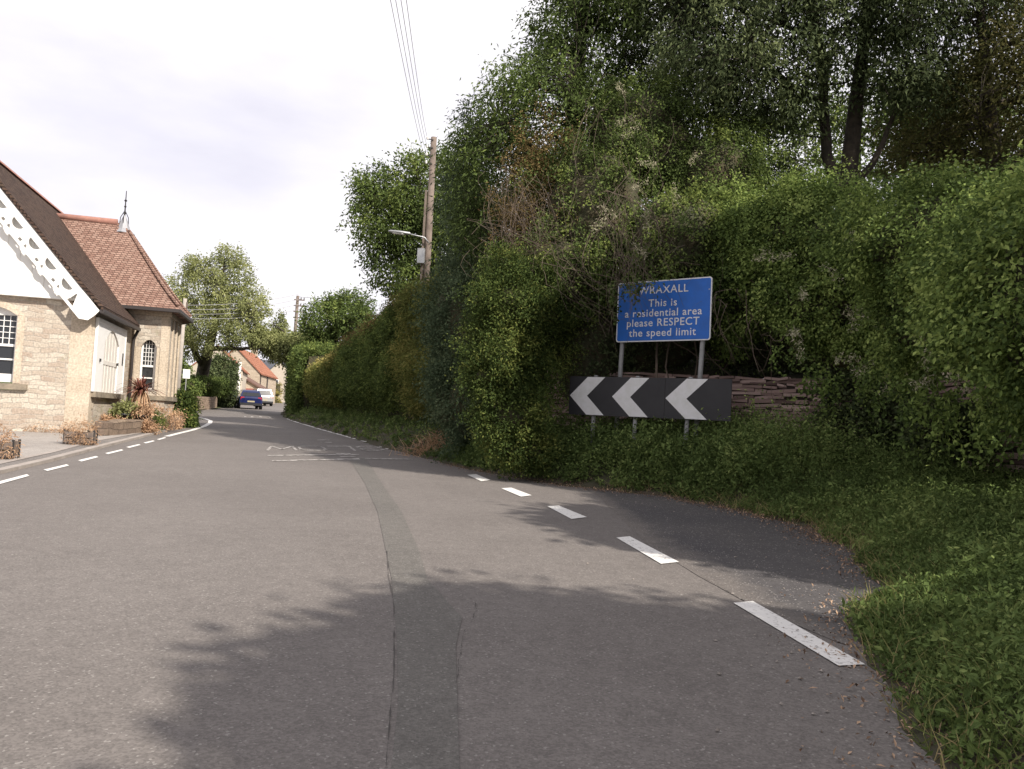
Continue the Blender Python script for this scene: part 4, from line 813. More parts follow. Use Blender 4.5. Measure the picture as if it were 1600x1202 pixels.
# gable boarding and fretted bargeboards
MB().prism([(-6.46, 3.425), (-.04, 3.425), (-.04, 3.46), (AX, AZ - .1), (-6.46, 3.46)], fz, -.16, -.08).build('gable_boarding', M['board'], bd)
g_ = MB()
for k in range(22):
    x = -6.2 + k * .28; zt = AZ - .2 - abs(x - AX) * SLP
    if zt > 3.5: MB().box(x - .006, x + .006, -.166, -.1601, 3.43, zt).build('board_joint', M['cream'], bd)
MB().box(-6.46, -.03, -.175, .1, 3.36, 3.424).build('tie_beam', M['board'], bd)
n_sl = np.array([1, -SLP]) ; sl = math.hypot(1, SLP); du = np.array([1, -SLP]) / sl; nu = np.array([-SLP, -1]) / sl     # down the slope, and inward
for sgn in (1, -1):
    Ls = sl * 3.42; o_ = np.array([0, AZ - .03])
    def P2(s, w, sgn=sgn): v = o_ + du * s + nu * w; return (AX + sgn * v[0], v[1])
    bg_ = MB()
    bg_.prism([P2(.0, .0), P2(Ls, .0), P2(Ls + .03, .17), P2(.1, .17)], fz, -.34, -.29)
    bg_.prism([P2(.42, .43), P2(Ls - .3, .43), P2(Ls - .3, .5), P2(.48, .5)], fz, -.335, -.295)
    s = .35
    while s < Ls - .7:
        n = 9; aa = np.linspace(0, math.pi, n)
        bg_.prism([P2(s, .165)] + [P2(s + .3 - .17 * math.cos(a), .168 + .15 * math.sin(a)) for a in aa] + [P2(s + .61, .165), P2(s + .61, .36), P2(s, .36)], fz, -.333, -.297)
        bg_.prism([P2(s + .08, .355), P2(s + .2, .355), P2(s + .2, .44), P2(s + .08, .44)], fz, -.332, -.298); bg_.prism([P2(s + .32, .355), P2(s + .6, .355), P2(s + .6, .44), P2(s + .32, .44)], fz, -.332, -.298)
        bg_.prism([P2(s + .16, .495), P2(s + .44, .495), P2(s + .38, .535), P2(s + .3, .55), P2(s + .22, .535)], fz, -.332, -.298)  # pendants shaped after the shadow under the fretwork
        s += .61
    bg_.prism([P2(Ls - .62, .165), P2(Ls + .03, .165), P2(Ls + .03, .36), P2(Ls - .12, .5), P2(Ls - .4, .5)], fz, -.334, -.292)
    bg_.build('bargeboard', M['white'], bd)
# main roof
ex = 3.5
rt = MB()
for sgn in (1, -1):
    end = 10.2
    prof = lambda d: [(AX, AZ + d), (AX + sgn * (ex - .55), AZ - (ex - .55) * SLP + d), (AX + sgn * ex, AZ - ex * SLP + .06 + d)]
    eb_ = 4.3 if sgn == 1 else end
    top = prof(.13); bot = prof(0); ys0 = [-.37] * 3; ys1 = [end, end + (eb_ - end) * .85, eb_]
    V = [(p[0], y, p[1]) for p, y in zip(top, ys0)] + [(p[0], y, p[1]) for p, y in zip(top, ys1)] + [(p[0], y, p[1]) for p, y in zip(bot, ys0)] + [(p[0], y, p[1]) for p, y in zip(bot, ys1)]
    rt.add(V, [(0, 1, 4, 3), (1, 2, 5, 4), (6, 9, 10, 7), (7, 10, 11, 8), (0, 6, 7, 1), (1, 7, 8, 2), (2, 8, 11, 5), (3, 4, 10, 9), (4, 5, 11, 10)])
rt.build('main_roof', M['tile_dark'], bd)
rd = MB()
for k in range(26): y = -.38 + k * .405; rd.prism([(AX - .15, AZ + .04), (AX - .09, AZ + .13), (AX, AZ + .17 + .006 * (k % 2)), (AX + .09, AZ + .13), (AX + .15, AZ + .04)], fz, y, y + .4)
rd.build('ridge_tiles', M['ridge'], bd)
MB().obox((AX + ex - .02, -.36, AZ - ex * SLP + .06), (AX + ex - .02, 4.35, AZ - ex * SLP + .06), .1, .09).build('gutter', M['pvc'], bd)
# side wall with the white boarded opening
sw_ = MB(); sw_.box(-.4, 0, .462, 4.6, -.6, 3.2); sw_.build('side_wall', M['stone'], bd)
MB().box(-.05, .13, .12, 3.5, .98, 1.12).build('window_sill', M['sillstone'], bd)
pf = MB(); x1 = .04
MB().box(.001, x1, .1, 3.45, 1.12, 2.97).build('boarded_panel', M['cream'], bd)
for y0, y1 in ((.08, .16), (3.38, 3.46)): pf.box(x1 - .02, x1 + .05, y0, y1, 1.12, 3.0)
pf.box(x1 - .02, x1 + .05, .16, 3.38, 2.9, 3.0)
fy = lambda u, v, d: (d, u, v)
for y0, y1 in ((.16, .92), (2.62, 3.38)):
    pf.box(x1 - .02, x1 + .035, y0, y1, 1.12, 2.9)
pf.prism([(.92, 2.9), (.92, 2.45)] + [(.92 + 1.7 * t, 2.45 + .36 * math.sin(math.pi * t)) for t in np.linspace(.04, .96, 12)] + [(2.62, 2.45), (2.62, 2.9)], fy, x1 - .02, x1 + .034)
pf.build('panel_frame', M['white'], bd)
bt = MB()
for k in range(4): y = .92 + .34 * (k + 1); bt.box(x1 - .01, x1 + .012, y - .02, y + .02, 1.12, 2.6 + .15 * (k in (1, 2)))
bt.box(x1 - .01, x1 + .016, .92, 2.62, 1.86, 1.97); bt.build('panel_batten', M['cream'], bd)
for y in (.5, 2.5): MB().box(x1 + .03, x1 + .07, y - .03, y + .03, 1.9, 1.98).build('hook', M['iron'], bd)
MB().box(x1 + .03, x1 + .05, 3.1, 3.2, 1.95, 2.3).build('letter_plate', M['iron'], bd)
pd = MB(); pd.tube([(.22, 4.32, 3.1), (.1, 4.4, 2.85), (.09, 4.42, 2.6), (.09, 4.42, -.3)], .045, 8); pd.build('downpipe', M['pvc'], bd, True)
# projecting bay with hipped roof
ap = [(-3.0, 4.6), (1.03, 4.6), (1.0, 6.9), (-.25, 8.9), (-3, 9.0)]
fxz = lambda u, v, d: (u, d, v)
aw = MB(); wx0, wx1 = .28, .74
aw.box(-3, wx0, 4.6, 5.0, 1.14, 3.75); aw.box(wx1, 1.03, 4.6, 5.0, 1.14, 3.75); 
ar = [(wx0 + (wx1 - wx0) * t, 2.62 + .24 * math.sin(math.pi * t) ** .8) for t in np.linspace(0, 1, 11)]
aw.prism([(wx0, 3.75)] + ar + [(wx1, 3.75)], fxz, 4.6, 5.0); aw.box(wx0, wx1, 4.6, 5.0, 1.14, 1.3)
aw.prism([(1.03, 5.003), (1.0, 6.9), (-.25, 8.9), (-3, 9.0), (-3, 5.003)], lambda u, v, d: (u, v, d), 1.14, 3.75)
aw.build('bay_wall', M['stone'], bd)
ab = MB(); ab.prism([(-3.02, 4.57), (1.06, 4.57), (1.035, 6.95), (-.23, 8.95), (-3.02, 9.05)], lambda u, v, d: (u, v, d), -.6, 1.0); ab.build('bay_plinth', M['stone'], bd)
MB().prism([(-3.05, 4.5), (1.14, 4.5), (1.11, 7.0), (-.2, 9.03), (-3.05, 9.1)], lambda u, v, d: (u, v, d), 1.003, 1.137).build('bay_string_course', M['sillstone'], bd)
MB().prism([(-3.05, 4.52), (1.11, 4.52), (1.08, 6.98), (-.2, 9.0), (-3.05, 9.1)], lambda u, v, d: (u, v, d), 3.62, 3.8).build('bay_cornice', M['ashlar'], bd)
bq = MB()
for y in (4.62, 5.35, 6.1, 6.78): bq.box(1.02, 1.075, y, y + .14, 1.14, 3.61)
bq.box(.82, 1.045, 4.585, 4.6, 1.14, 3.61); bq.box(wx0 - .15, wx0 - .002, 4.585, 4.65, 1.3, 2.62); bq.box(wx1 + .002, wx1 + .1, 4.585, 4.65, 1.3, 2.62)
bq.box(-.1, wx0 - .16, 4.585, 4.6, 1.3, 3.5)
bq.build('bay_dressings', M['ashlar'], bd)
f = MB(); f.box(wx0, wx0 + .05, 4.72, 4.8, 1.3, 2.72); f.box(wx1 - .09, wx1, 4.72, 4.8, 1.3, 2.72); f.box(wx0 + .05, wx1 - .09, 4.722, 4.8, 1.3, 1.38); f.box(wx0 + .05, wx1 - .09, 4.722, 4.8, 2.02, 2.08); f.box(wx0 + .05, wx1 - .09, 4.722, 4.8, 1.66, 1.7)
wf = f.build('bay_window', M['white'], bd)
g_ = MB()
for i in (1, 2, 3): xx = wx0 + .05 + (wx1 - wx0 - .14) * i / 4; g_.box(xx - .007, xx + .007, 4.74, 4.76, 2.08, 2.84)
for i in range(1, 6): zz = 2.08 + .13 * i; g_.box(wx0 + .05, wx1 - .09, 4.739, 4.759, zz - .007, zz + .007)
g_.build('glazing_bars', M['white'], wf); MB().box(wx0 + .05, wx1 - .05, 4.775, 4.78, 1.38, 2.86).build('pane', M['glass'], wf)
ev = [(-3.3, 4.2), (1.36, 4.2), (1.36, 7.25), (0, 9.5), (-3.3, 9.5)]; apx = (-.92, 6.8, 6.85); bpx = (-3.4, 6.8, 6.85)
rr_ = MB()
def roof_face(pts, n=10):                              # slightly bell-cast facets
    (a, b), tops = pts; A = np.array([*a, 3.84]); B = np.array([*b, 3.84]); T0, T1 = np.array(tops[0]), np.array(tops[1])
    rows = []
    for t in np.linspace(0, 1, n):
        lo, hi = A + (T0 - A) * t, B + (T1 - B) * t; z = -.16 * math.sin(math.pi * t) * (1 - t)
        rows.append([lo + np.array([0, 0, z]), hi + np.array([0, 0, z])])
    rr_.grid(rows)
roof_face(((ev[0], ev[1]), (bpx, apx))); roof_face(((ev[1], ev[2]), (apx, apx))); roof_face(((ev[2], ev[3]), (apx, apx))); roof_face(((ev[3], ev[4]), (apx, bpx)))
rr_.add([(x, y, 3.84) for x, y in ev] + [(x, y, 3.75) for x, y in ev], [(0, 1, 6, 5), (1, 2, 7, 6), (2, 3, 8, 7), (3, 4, 9, 8), (5, 6, 7, 8, 9)])
rr_.build('bay_roof', M['tile_orange'], bd)
gt_ = MB()
for a, b in zip(ev[:3], ev[1:4]): gt_.obox((*a, 3.78), (*b, 3.78), .09, .1)
gt_.build('bay_gutter', M['pvc'], bd)
hp = MB()
for a in (ev[1], ev[2]):
    t = np.linspace(.02, .9, 9); A = np.array([*a, 3.88]); hp.tube([A + (np.array(apx) - A) * u + np.array([0, 0, -.16 * math.sin(math.pi * u) * (1 - u) + .02]) for u in t], .05, 6)
hp.build('hip_tiles', M['tile_orange'], bd)
MB().tube([(bpx[0] - .1, 6.8, 6.86), (apx[0] - .2, 6.8, 6.86)], .11, 8).build('bay_ridge_tiles', M['ridge'], bd, True)
fn = MB(); ax_, ay_ = apx[0], apx[1]
rows = [[(ax_ + rr * math.cos(a), ay_ + rr * math.sin(a), z) for a in np.linspace(0, 2 * math.pi, 8, endpoint=False)] for rr, z in ((.36, 6.5), (.2, 6.66), (.14, 6.85), (.07, 7.02), (.03, 7.12))]
fn.grid(rows, closed=True); fn.build('lead_cap', M['lead'], bd)
fi = MB(); fi.tube([(ax_, ay_, 7.0), (ax_, ay_, 7.95)], [.03, .014], 6)
for z, rr in ((7.2, .055), (7.42, .04), (7.62, .05)): fi.tube([(ax_, ay_, z - .04), (ax_, ay_, z), (ax_, ay_, z + .04)], [.02, rr, .02], 8)
for a in range(4): c, s = math.cos(a * 1.571), math.sin(a * 1.571); fi.tube([(ax_ + c * .14, ay_ + s * .14, 6.8), (ax_ + c * .12, ay_ + s * .12, 7.05), (ax_ + c * .02, ay_ + s * .02, 7.25)], .012, 4)
fi.build('finial', M['iron'], bd)

# ------------------------------------------------------------------ planting in front of the building
M['bed_stone'] = masonry('bed_wall_stone', [(.13, .095, .075), (.2, .15, .115), (.26, .2, .15)], (.13, .1, .08), .5, .17, dist=.03, bump=.8, stain=(3, (.12, .11, .07), .6))
pw = np.array([G(x, y)[:2] for x, y in ((147, 683), (165, 684), (202, 681), (240, 677), (270, 672), (289, 668), (296, 662), (297, 656))])
tt = np.linspace(0, 7, 40); pc = np.c_[np.interp(tt, range(8), pw[:, 0]), np.interp(tt, range(8), pw[:, 1])]
pm = MB(); nrm = unit(np.c_[-np.gradient(pc[:, 1]), np.gradient(pc[:, 0])]); r = rng(71)
hz = .4 + .03 * noise3(np.c_[pc, pc[:, :1]], .8, 71); c1 = pc + nrm * .03 * noise3(np.c_[pc, pc[:, :1]], 2, 72)[:, None]; c2 = pc + nrm * .3
pm.grid(np.stack([np.array([on(*p, -.1) for p in c1]), np.array([on(*p, h - .03) for p, h in zip(c1, hz)]), np.array([on(*p, h) for p, h in zip(c1 + nrm * .04, hz)]), np.array([on(*p, h) for p, h in zip(c2, hz)]), np.array([on(*p, .1) for p in c2])]))
tag(pm.build('planter_wall', M['bed_stone']), 'low stone edging wall of the raised bed beside the road', 'stone wall')
sm = MB(); a = np.array([on(*p, .26) for p in c2]); b = np.array([BL(.05 + .9 * min(1, i / 20), min(4.4, i * .25) if i < 20 else 4.55 + (i - 20) * .25, .2) for i in range(40)]); sm.grid(np.stack([a, b])); tag(sm.build('flower_bed', M['earth']), kind='structure')

def tuft(name, base, label, cat, m, n, ln, wd_, seed, sp=.8, up=.9, group=None, leafy=0, stem=None):
    mb = MB(); r = rng(seed)
    for _ in range(n):
        d = unit(np.array([r.normal() * sp, r.normal() * sp, up * r.uniform(.3, 1.2)])); l = ln * r.uniform(.6, 1.15); s_ = unit(np.cross(d, [0, 0, 1.])) * wd_ / 2
        b0 = np.array([0, 0, stem or 0.]) + r.normal(size=3) * .02; t = np.linspace(0, 1, 5)[:, None]
        c = b0 + d * l * t + np.array([0, 0, -.45 * l]) * t ** 2.2; w_ = np.array([.7, 1, .9, .6, .05])[:, None]
        mb.grid(np.stack([c - s_ * w_, c + s_ * w_], 1), 0, float(np.clip(r.uniform(0, .75), 0, 1)))
    o = mb.build(name, m); o.location = [float(v) for v in base]; return o
cb = AT(216, 662, 22.6); ctop = AT(214, 611, 22.6)
cd = empty('cordyline_palm', cb, 0, 'red leaved cordyline palm with a skirt of dry leaves in the raised bed', 'palm')
hgt_c = float(ctop[2] - cb[2])
MB().tube([(0, 0, -.1), (.03, .02, hgt_c * .5), (0, 0, hgt_c)], [.06, .05, .05], 8, 0).build('trunk', M['bark'], cd, True)
o = tuft('crown', (0, 0, hgt_c), None, None, M['cordy'], 170, .8, .05, 81, .85, .8); o.parent = cd
mb = MB(); r = rng(82)
for _ in range(60):
    a = r.uniform(0, 6.28); l = r.uniform(.3, .62); d = np.array([math.cos(a), math.sin(a), 0]); t = np.linspace(0, 1, 6)[:, None]
    c = d * l * .6 * t ** .7 + np.array([0, 0, 1.]) * (.1 * t - l * 1.1 * t ** 2); s_ = np.cross(d, [0, 0, 1.]) * .012; mb.grid(np.stack([c - s_, c + s_], 1), 0, r.uniform(.2, 1))
o = mb.build('dead_leaf_skirt', M['straw'], cd); o.location = (0, 0, hgt_c)
M['plastic'] = mat('black_plastic', (.03, .03, .033), .45)
for k, (px, py, lab) in enumerate(((192, 657, 'black plant pot with yellow green foliage left of the palm'), (221, 659, 'black plant pot with dry stems right of the palm'))):
    p = AT(px, py, 21.9 + .3 * k); e = empty('plant_pot', p, 0, lab, 'plant pot', 'black pots in the raised bed')
    pt = MB(); rows = [[(rr * math.cos(a), rr * math.sin(a), z) for a in np.linspace(0, 2 * math.pi, 14, endpoint=False)] for rr, z in ((.02, -.16), (.13, -.16), (.17, .14), (.185, .14), (.185, .19), (.16, .19), (.15, .12), (.02, .12))]
    pt.grid(rows, closed=True); pt.build('pot', M['plastic'], e, True)
    pl = MB(); foliage(pl, [(0, 0, .3, .26, .26, .18)], 60, 14, .09, .08, .04, 85 + k, m=0); pl.build('plant', M['leaf_pale'] if k == 0 else M['straw'], e)
for k, (a, rx, lm, lab, nm) in enumerate((((188, 653, 22.2), (.3, .2, .16), 'leaf_pale', 'yellow green leafy plant beside the left black pot', 'bedding_plant'), ((232, 655, 22.8), (.5, .35, .22), 'leaf_bright', 'bright green low plant under the palm', 'bedding_plant'), ((168, 660, 21.6), (.4, .2, .1), 'straw', 'dry grassy weeds at the near end of the raised bed', 'weed_clump'), ((250, 652, 24), (.7, .6, .35), 'straw', 'dried stems and seed heads at the far end of the raised bed', 'dry_plant'), ((226, 668, 22.0), (.3, .12, .1), 'straw', 'dry grass spilling over the raised bed wall', 'dry_plant'), ((266, 664, 25.6), (.4, .2, .18), 'straw', 'dry weeds along the far end of the bed wall', 'dry_plant'))):
    p = AT(*a); bush(nm, [(p[0], p[1], p[2], *rx)], lab, 'plant', M[lm], 110, 18, .1, .08, .025, 90 + k, cs=0, depth=.6)
p = AT(280, 640, 27.4); bush('green_shrub', [(p[0], p[1], p[2], .42, .6, .5), (p[0] + .2, p[1] - .3, p[2] - .35, .38, .4, .3), (p[0] - .25, p[1] + .3, p[2] + .25, .3, .4, .3)], 'fresh green shrub spilling over the end of the raised bed', 'shrub', M['leaf_bright'], 420, 26, .16, .11, .06, 97, cs=.75)
# small stone troughs on the pavement
for k, (px, py, w_, rz, lab) in enumerate(((125, 694, .5, .25, 'small slatted trough of dry plants on the pavement before the building corner'), (-6, 715, .5, .2, 'dark trough cut off at the left edge of the view'))):
    p = G(px, py, .05); e = empty('trough_planter', p, rz, lab, 'planter', 'troughs on the pavement')
    for y in (-.14, .14):
        bx = MB(); bx.box(-w_ / 2, w_ / 2, y - .012, y + .012, .03, .12).box(-w_ / 2, w_ / 2, y - .012, y + .012, .14, .25); bx.build('side_slat', M['wood'], e)
    for x in (-w_ / 2 - .012, w_ / 2 + .012): MB().box(x - .012, x + .012, -.152, .152, .03, .27).build('end_board', M['wood'], e)
    for x in (-w_ / 2 - .026, w_ / 2 + .026):
        for y in (-.13, .13): MB().box(x - .016 + .0, x + .016, y - .016, y + .016, 0, .3).build('leg', M['iron'], e)
    MB().box(-w_ / 2, w_ / 2, -.127, .127, .03, .2).build('soil', M['earth'], e)
    pl = MB(); foliage(pl, [(0, 0, .27, w_ * .55, .2, .17)], 80, 12, .1, .1, .012, 120 + k); foliage(pl, [(.1, -.22, .06, w_ * .5, .12, .08)], 30, 10, .08, .08, .012, 125 + k); pl.build('dry_plants', M['straw'], e)
for k, (x, n) in enumerate(((-3.05, 60), (-1.0, 30), (-.35, 46))):
    p = BL(x, -.12, .06); bush('wall_weed', [(p[0], p[1], p[2] + .05, .32, .1, .16)], ('brown dried weeds at the foot of the gable wall, left of the others', 'smallest of the dry weed clumps at the foot of the gable wall', 'dry weeds at the foot of the gable wall nearest its right corner')[k], 'weeds', M['straw'], n, 10, .09, .09, .014, 130 + k, cs=0, depth=.7)

# ------------------------------------------------------------------ far left: wall, hedge, tree, ivy, pole, board
lw_ = MB(); A = np.array([(-14.6, 33.8), (-16.2, 37.1), (-16.9, 39.4), (-18.8, 47.2), (-19.7, 52.6), (-20.9, 57)]); tt = np.linspace(0, 5, 30); lc = np.c_[np.interp(tt, range(6), A[:, 0]), np.interp(tt, range(6), A[:, 1])]
n2 = unit(np.c_[-np.gradient(lc[:, 1]), np.gradient(lc[:, 0])])
lw_.grid(np.stack([[on(*p, -.1) for p in lc], [on(*p, .8) for p in lc], [on(*p, .82) for p in lc + n2 * .35], [on(*p, 0) for p in lc + n2 * .35]]))
M['garden_stone'] = masonry('garden_wall_stone', [(.2, .145, .11), (.3, .22, .165), (.38, .29, .22)], (.2, .16, .12), .4, .13, dist=.03, bump=.7)
tag(lw_.build('garden_wall', M['garden_stone']), 'low brown stone garden wall beyond the building', 'stone wall')
def bpx_(x, y, Y, rx, ry, rz): p = AT(x, y, Y); return (p[0], p[1], p[2], rx, ry, rz)
bush('garden_hedge', [bpx_(280, 604, 47.5, 1.2, .9, .5), bpx_(308, 602, 53, 1.3, .9, .5), bpx_(270, 580, 47, .9, .9, .7), bpx_(335, 604, 57.5, 1.1, .8, .55), bpx_(322, 605, 54.5, .9, .7, .5)], 'green garden hedge above the low stone wall', 'hedge', M['leaf_mid'], 900, 26, .2, .15, .08, 140, cs=.85, depth=.2)
bush('ivy_mound', [bpx_(343, 585, 60, 1.1, 1.2, 1.2), bpx_(347, 605, 60, .9, 1.0, 1.3), bpx_(338, 600, 59, .9, .9, 1.0), bpx_(350, 625, 60.5, .7, .7, .9)], 'dark ivy covered mound at the end of the garden wall', 'ivy', M['leaf_dark'], 800, 26, .26, .2, .12, 141, cs=.85, depth=.25)
Bt = AT(316, 592, 55.5); Bt = (Bt[0], Bt[1], gz(Bt[0], Bt[1]))
tree('garden_tree', Bt, [trunk_to(Bt, (AT(318, 575, 55), .42), (AT(330, 530, 51), .28), (AT(345, 470, 51), .16), (AT(350, 410, 51), .05)), [(AT(318, 575, 55), .25), (AT(300, 540, 51), .18), (AT(290, 480, 51), .06)], [(AT(325, 545, 51), .18), (AT(375, 545, 50), .12), (AT(410, 545, 49.5), .05)]],
     [bpx_(345, 450, 51, 2.3, 2.2, 2.2), bpx_(295, 470, 51, 1.6, 1.7, 1.8), bpx_(385, 485, 51, 1.6, 1.7, 1.7), bpx_(345, 515, 50, 2.2, 1.7, 1.4), bpx_(295, 530, 51, 1.2, 1.2, 1.2), bpx_(405, 530, 50, 1.2, 1.2, .8), bpx_(360, 405, 51.5, 1.1, 1.1, .7), bpx_(305, 420, 51, 1.0, 1, .9)],
     'large leafy tree with a spreading crown beyond the stone building', lm=M['leaf_pale'], nclump=1050, per=28, spread=.3, ll=.18, lw=.085, seed=301, depth=.75, limbs=14)
Bo = AT(478, 600, 53); Bo = (Bo[0], Bo[1], gz(Bo[0], Bo[1]))
tree('corner_tree', Bo, [trunk_to(Bo, (AT(478, 560, 53), .22), (AT(475, 535, 53), .15), (AT(450, 530, 52), .08))],
     [bpx_(440, 545, 51, 1.3, 1.3, .75), bpx_(470, 538, 52, 1.5, 1.4, .7), bpx_(412, 530, 50.5, .9, 1, .7), bpx_(436, 515, 55, .5, .6, 1.0), bpx_(500, 535, 52, 1.2, 1.2, .6)], 'sunlit tree leaning over the road from the far hedge corner', lm=M['leaf_pale'], nclump=520, per=26, spread=.28, ll=.2, lw=.1, seed=302, depth=.6)
Bq = AT(520, 600, 48); Bq = (Bq[0], Bq[1], gz(Bq[0], Bq[1]))
tree('hedge_tree', Bq, [trunk_to(Bq, (AT(520, 540, 48), .25), (AT(525, 490, 48), .15), (AT(530, 465, 48), .05))],
     [bpx_(515, 500, 48, 1.5, 1.5, 1.5), bpx_(545, 490, 48, 1.4, 1.5, 1.4), bpx_(560, 510, 47, 1.0, 1.2, 1.3), bpx_(498, 520, 48, .9, 1, 1.0)], 'rounded green tree rising behind the sunlit topped hedge', lm=M['leaf_mid'], nclump=560, per=26, spread=.3, ll=.2, lw=.09, seed=303, depth=.6)
# notice board
p = AT(291, 590, 41); nb = empty('notice_board', (p[0], p[1], gz(p[0], p[1])), .4, 'small white notice board on a post in the garden hedge', 'sign')
hh = float(p[2] - gz(p[0], p[1])); MB().box(-.17, .17, -.015, .015, hh - .05, hh + .42).build('board', M['white'], nb); MB().tube([(0, .03, 0), (0, .03, hh + .3)], .025, 6).build('post', M['pole_grey'], nb)

# ------------------------------------------------------------------ poles and wires
pb = AT(660, 690, 27); pbz = gz(pb[0], pb[1]); ptop = AT(678, 215, 27.2)
up = empty('utility_pole', (ptop[0], ptop[1], pbz), 0, 'tall wooden utility pole rising out of the hedge on the right', 'utility pole')
Hp = float(ptop[2] - pbz)
MB().tube([(0, 0, -.5), (.01, 0, Hp * .5), (0, 0, Hp)], [.15, .125, .1], 12).build('pole', M['wood'], up, True)
MB().box(-.19, -.12, -.12, -.04, 0, Hp * .82).build('cable_guard', M['wood'], up)
ins = []
for k in range(4):
    z = Hp - .12 - k * .28; sx = -.14; MB().obox((0, -.1, z), (-.2, -.16, z), .03, .03).build('bracket', M['iron'], up)
    q_ = MB(); q_.tube([(-.2, -.17, z - .02), (-.2, -.17, z + .04), (-.2, -.17, z + .09)], [.03, .045, .02], 8); q_.build('insulator', M['white'], up); ins.append(np.array([up.location.x - .2, up.location.y - .17, pbz + z + .03]))
bx = MB(); zb = float(AT(660, 401, 27)[2] - pbz); bx.box(-.3, -.06, -.36, -.14, zb - .25, zb + .25); bx.build('fuse_box', M['galv'], up)
zl = float(AT(650, 372, 27)[2] - pbz)
sl_ = empty('street_lamp', (up.location.x, up.location.y, pbz + zl), 0, 'grey street lamp on a short arm fixed to the wooden pole', 'street lamp')
MB().tube([(.05, -.2, -.15), (-.1, -.25, .02), (-.35, -.32, .05), (-.6, -.4, .08)], .025, 6).build('arm', M['galv'], sl_, True)
ld = MB(); ld.grid([[(-.55 - x, -.4 - .12 * x + w * math.cos(a), .09 + .04 * x + h * math.sin(a)) for a in np.linspace(0, 2 * math.pi, 10, endpoint=False)] for x, w, h in ((0, .02, .02), (.04, .07, .05), (.35, .11, .06), (.68, .1, .05), (.75, .02, .02))], closed=True); ld.build('lamp_head', M['galv'], sl_, True)
ln_ = MB(); ln_.grid([[(-.75 - x, -.42 - .12 * x + w * math.cos(a), .06 + .04 * x + h * math.sin(a)) for a in np.linspace(0, 2 * math.pi, 10, endpoint=False)] for x, w, h in ((0, .02, .02), (.05, .08, .04), (.38, .08, .04), (.42, .02, .02))], closed=True); ln_.build('lens', mat('lamp_lens', (.75, .75, .72), .3), sl_, True)
def wire(name, pts, label, group, rad=.009):
    mb = MB(); P = np.array(pts, float); t = np.linspace(0, len(P) - 1, 24); k = len(P) - 1
    co = [np.polyfit(range(len(P)), P[:, i], k) for i in range(3)]; mb.tube(np.stack([np.polyval(c, t) for c in co], 1), rad, 5)
    return tag(mb.build(name, M['wire']), label, 'overhead wire', group)
for k, x0 in enumerate((610, 617, 624, 631)):
    m0 = AT(x0 + 12, 60, 15.5); e0 = m0 + (m0 - ins[3 - k]) * 1.6 + np.array([0, 0, 1.1])
    wire('overhead_wire', [ins[3 - k], m0, e0], ('leftmost', 'second from the left', 'third from the left', 'rightmost')[k] + ' of the four wires rising from the wooden pole', 'wires from the wooden pole', .006)
# pale pole beside the building
pp = AT(281, 560, 43); pt = AT(283, 478, 43); g0 = gz(pp[0], pp[1])
lp = empty('telegraph_pole', (pp[0], pp[1], g0), 0, 'thin pale telegraph pole just right of the bay', 'utility pole'); hl = float(pt[2] - g0) + .4
MB().tube([(0, 0, -.3), (.06, 0, hl)], [.13, .1], 10).build('pole', mat('pale_pole', (.4, .36, .32), .9, noise=(5, .7, (.28, .25, .22))), lp, True)
MB().box(.1, .2, -.05, .05, hl - 1.35, hl - .2).build('bracket', M['wood'], lp)
for k in range(4):
    A_ = AT(282 + 3 * k, 477 + 7 * k, 43); Bx = AT(470, 459 + 8 * k, 60)
    wire('service_wire', [A_, (A_ + Bx) / 2 + np.array([0, 0, -.25]), Bx], ('topmost', 'second from the top', 'third from the top', 'lowest')[k] + ' of the wires crossing in front of the large leafy tree', 'wires in front of the leafy tree', .014)
dp = AT(457, 560, 60); dt = AT(459, 462, 60); g0 = gz(dp[0], dp[1]); hd = float(dt[2] - g0)
dpo = empty('utility_pole', (dp[0], dp[1], g0), .3, 'distant dark pole with insulators above the corner hedge', 'utility pole')
MB().tube([(0, 0, -.3), (.1, 0, hd)], [.15, .11], 10).build('pole', M['wood'], dpo, True)
for k in range(4):
    z = hd - .3 - k * .45; MB().box(-.15, .62, -.05, .05, z - .04, z + .04).build('crossarm', M['wood'], dpo)
    for x in (.35, .57): MB().tube([(x, 0, z + .04), (x, 0, z + .2)], [.05, .03], 6).build('insulator', M['iron'], dpo)
wire('cable', [AT(468, 464, 60), AT(520, 467.5, 52), AT(585, 468, 44)], 'single horizontal cable running from the distant pole behind the hedge trees', None, .016)

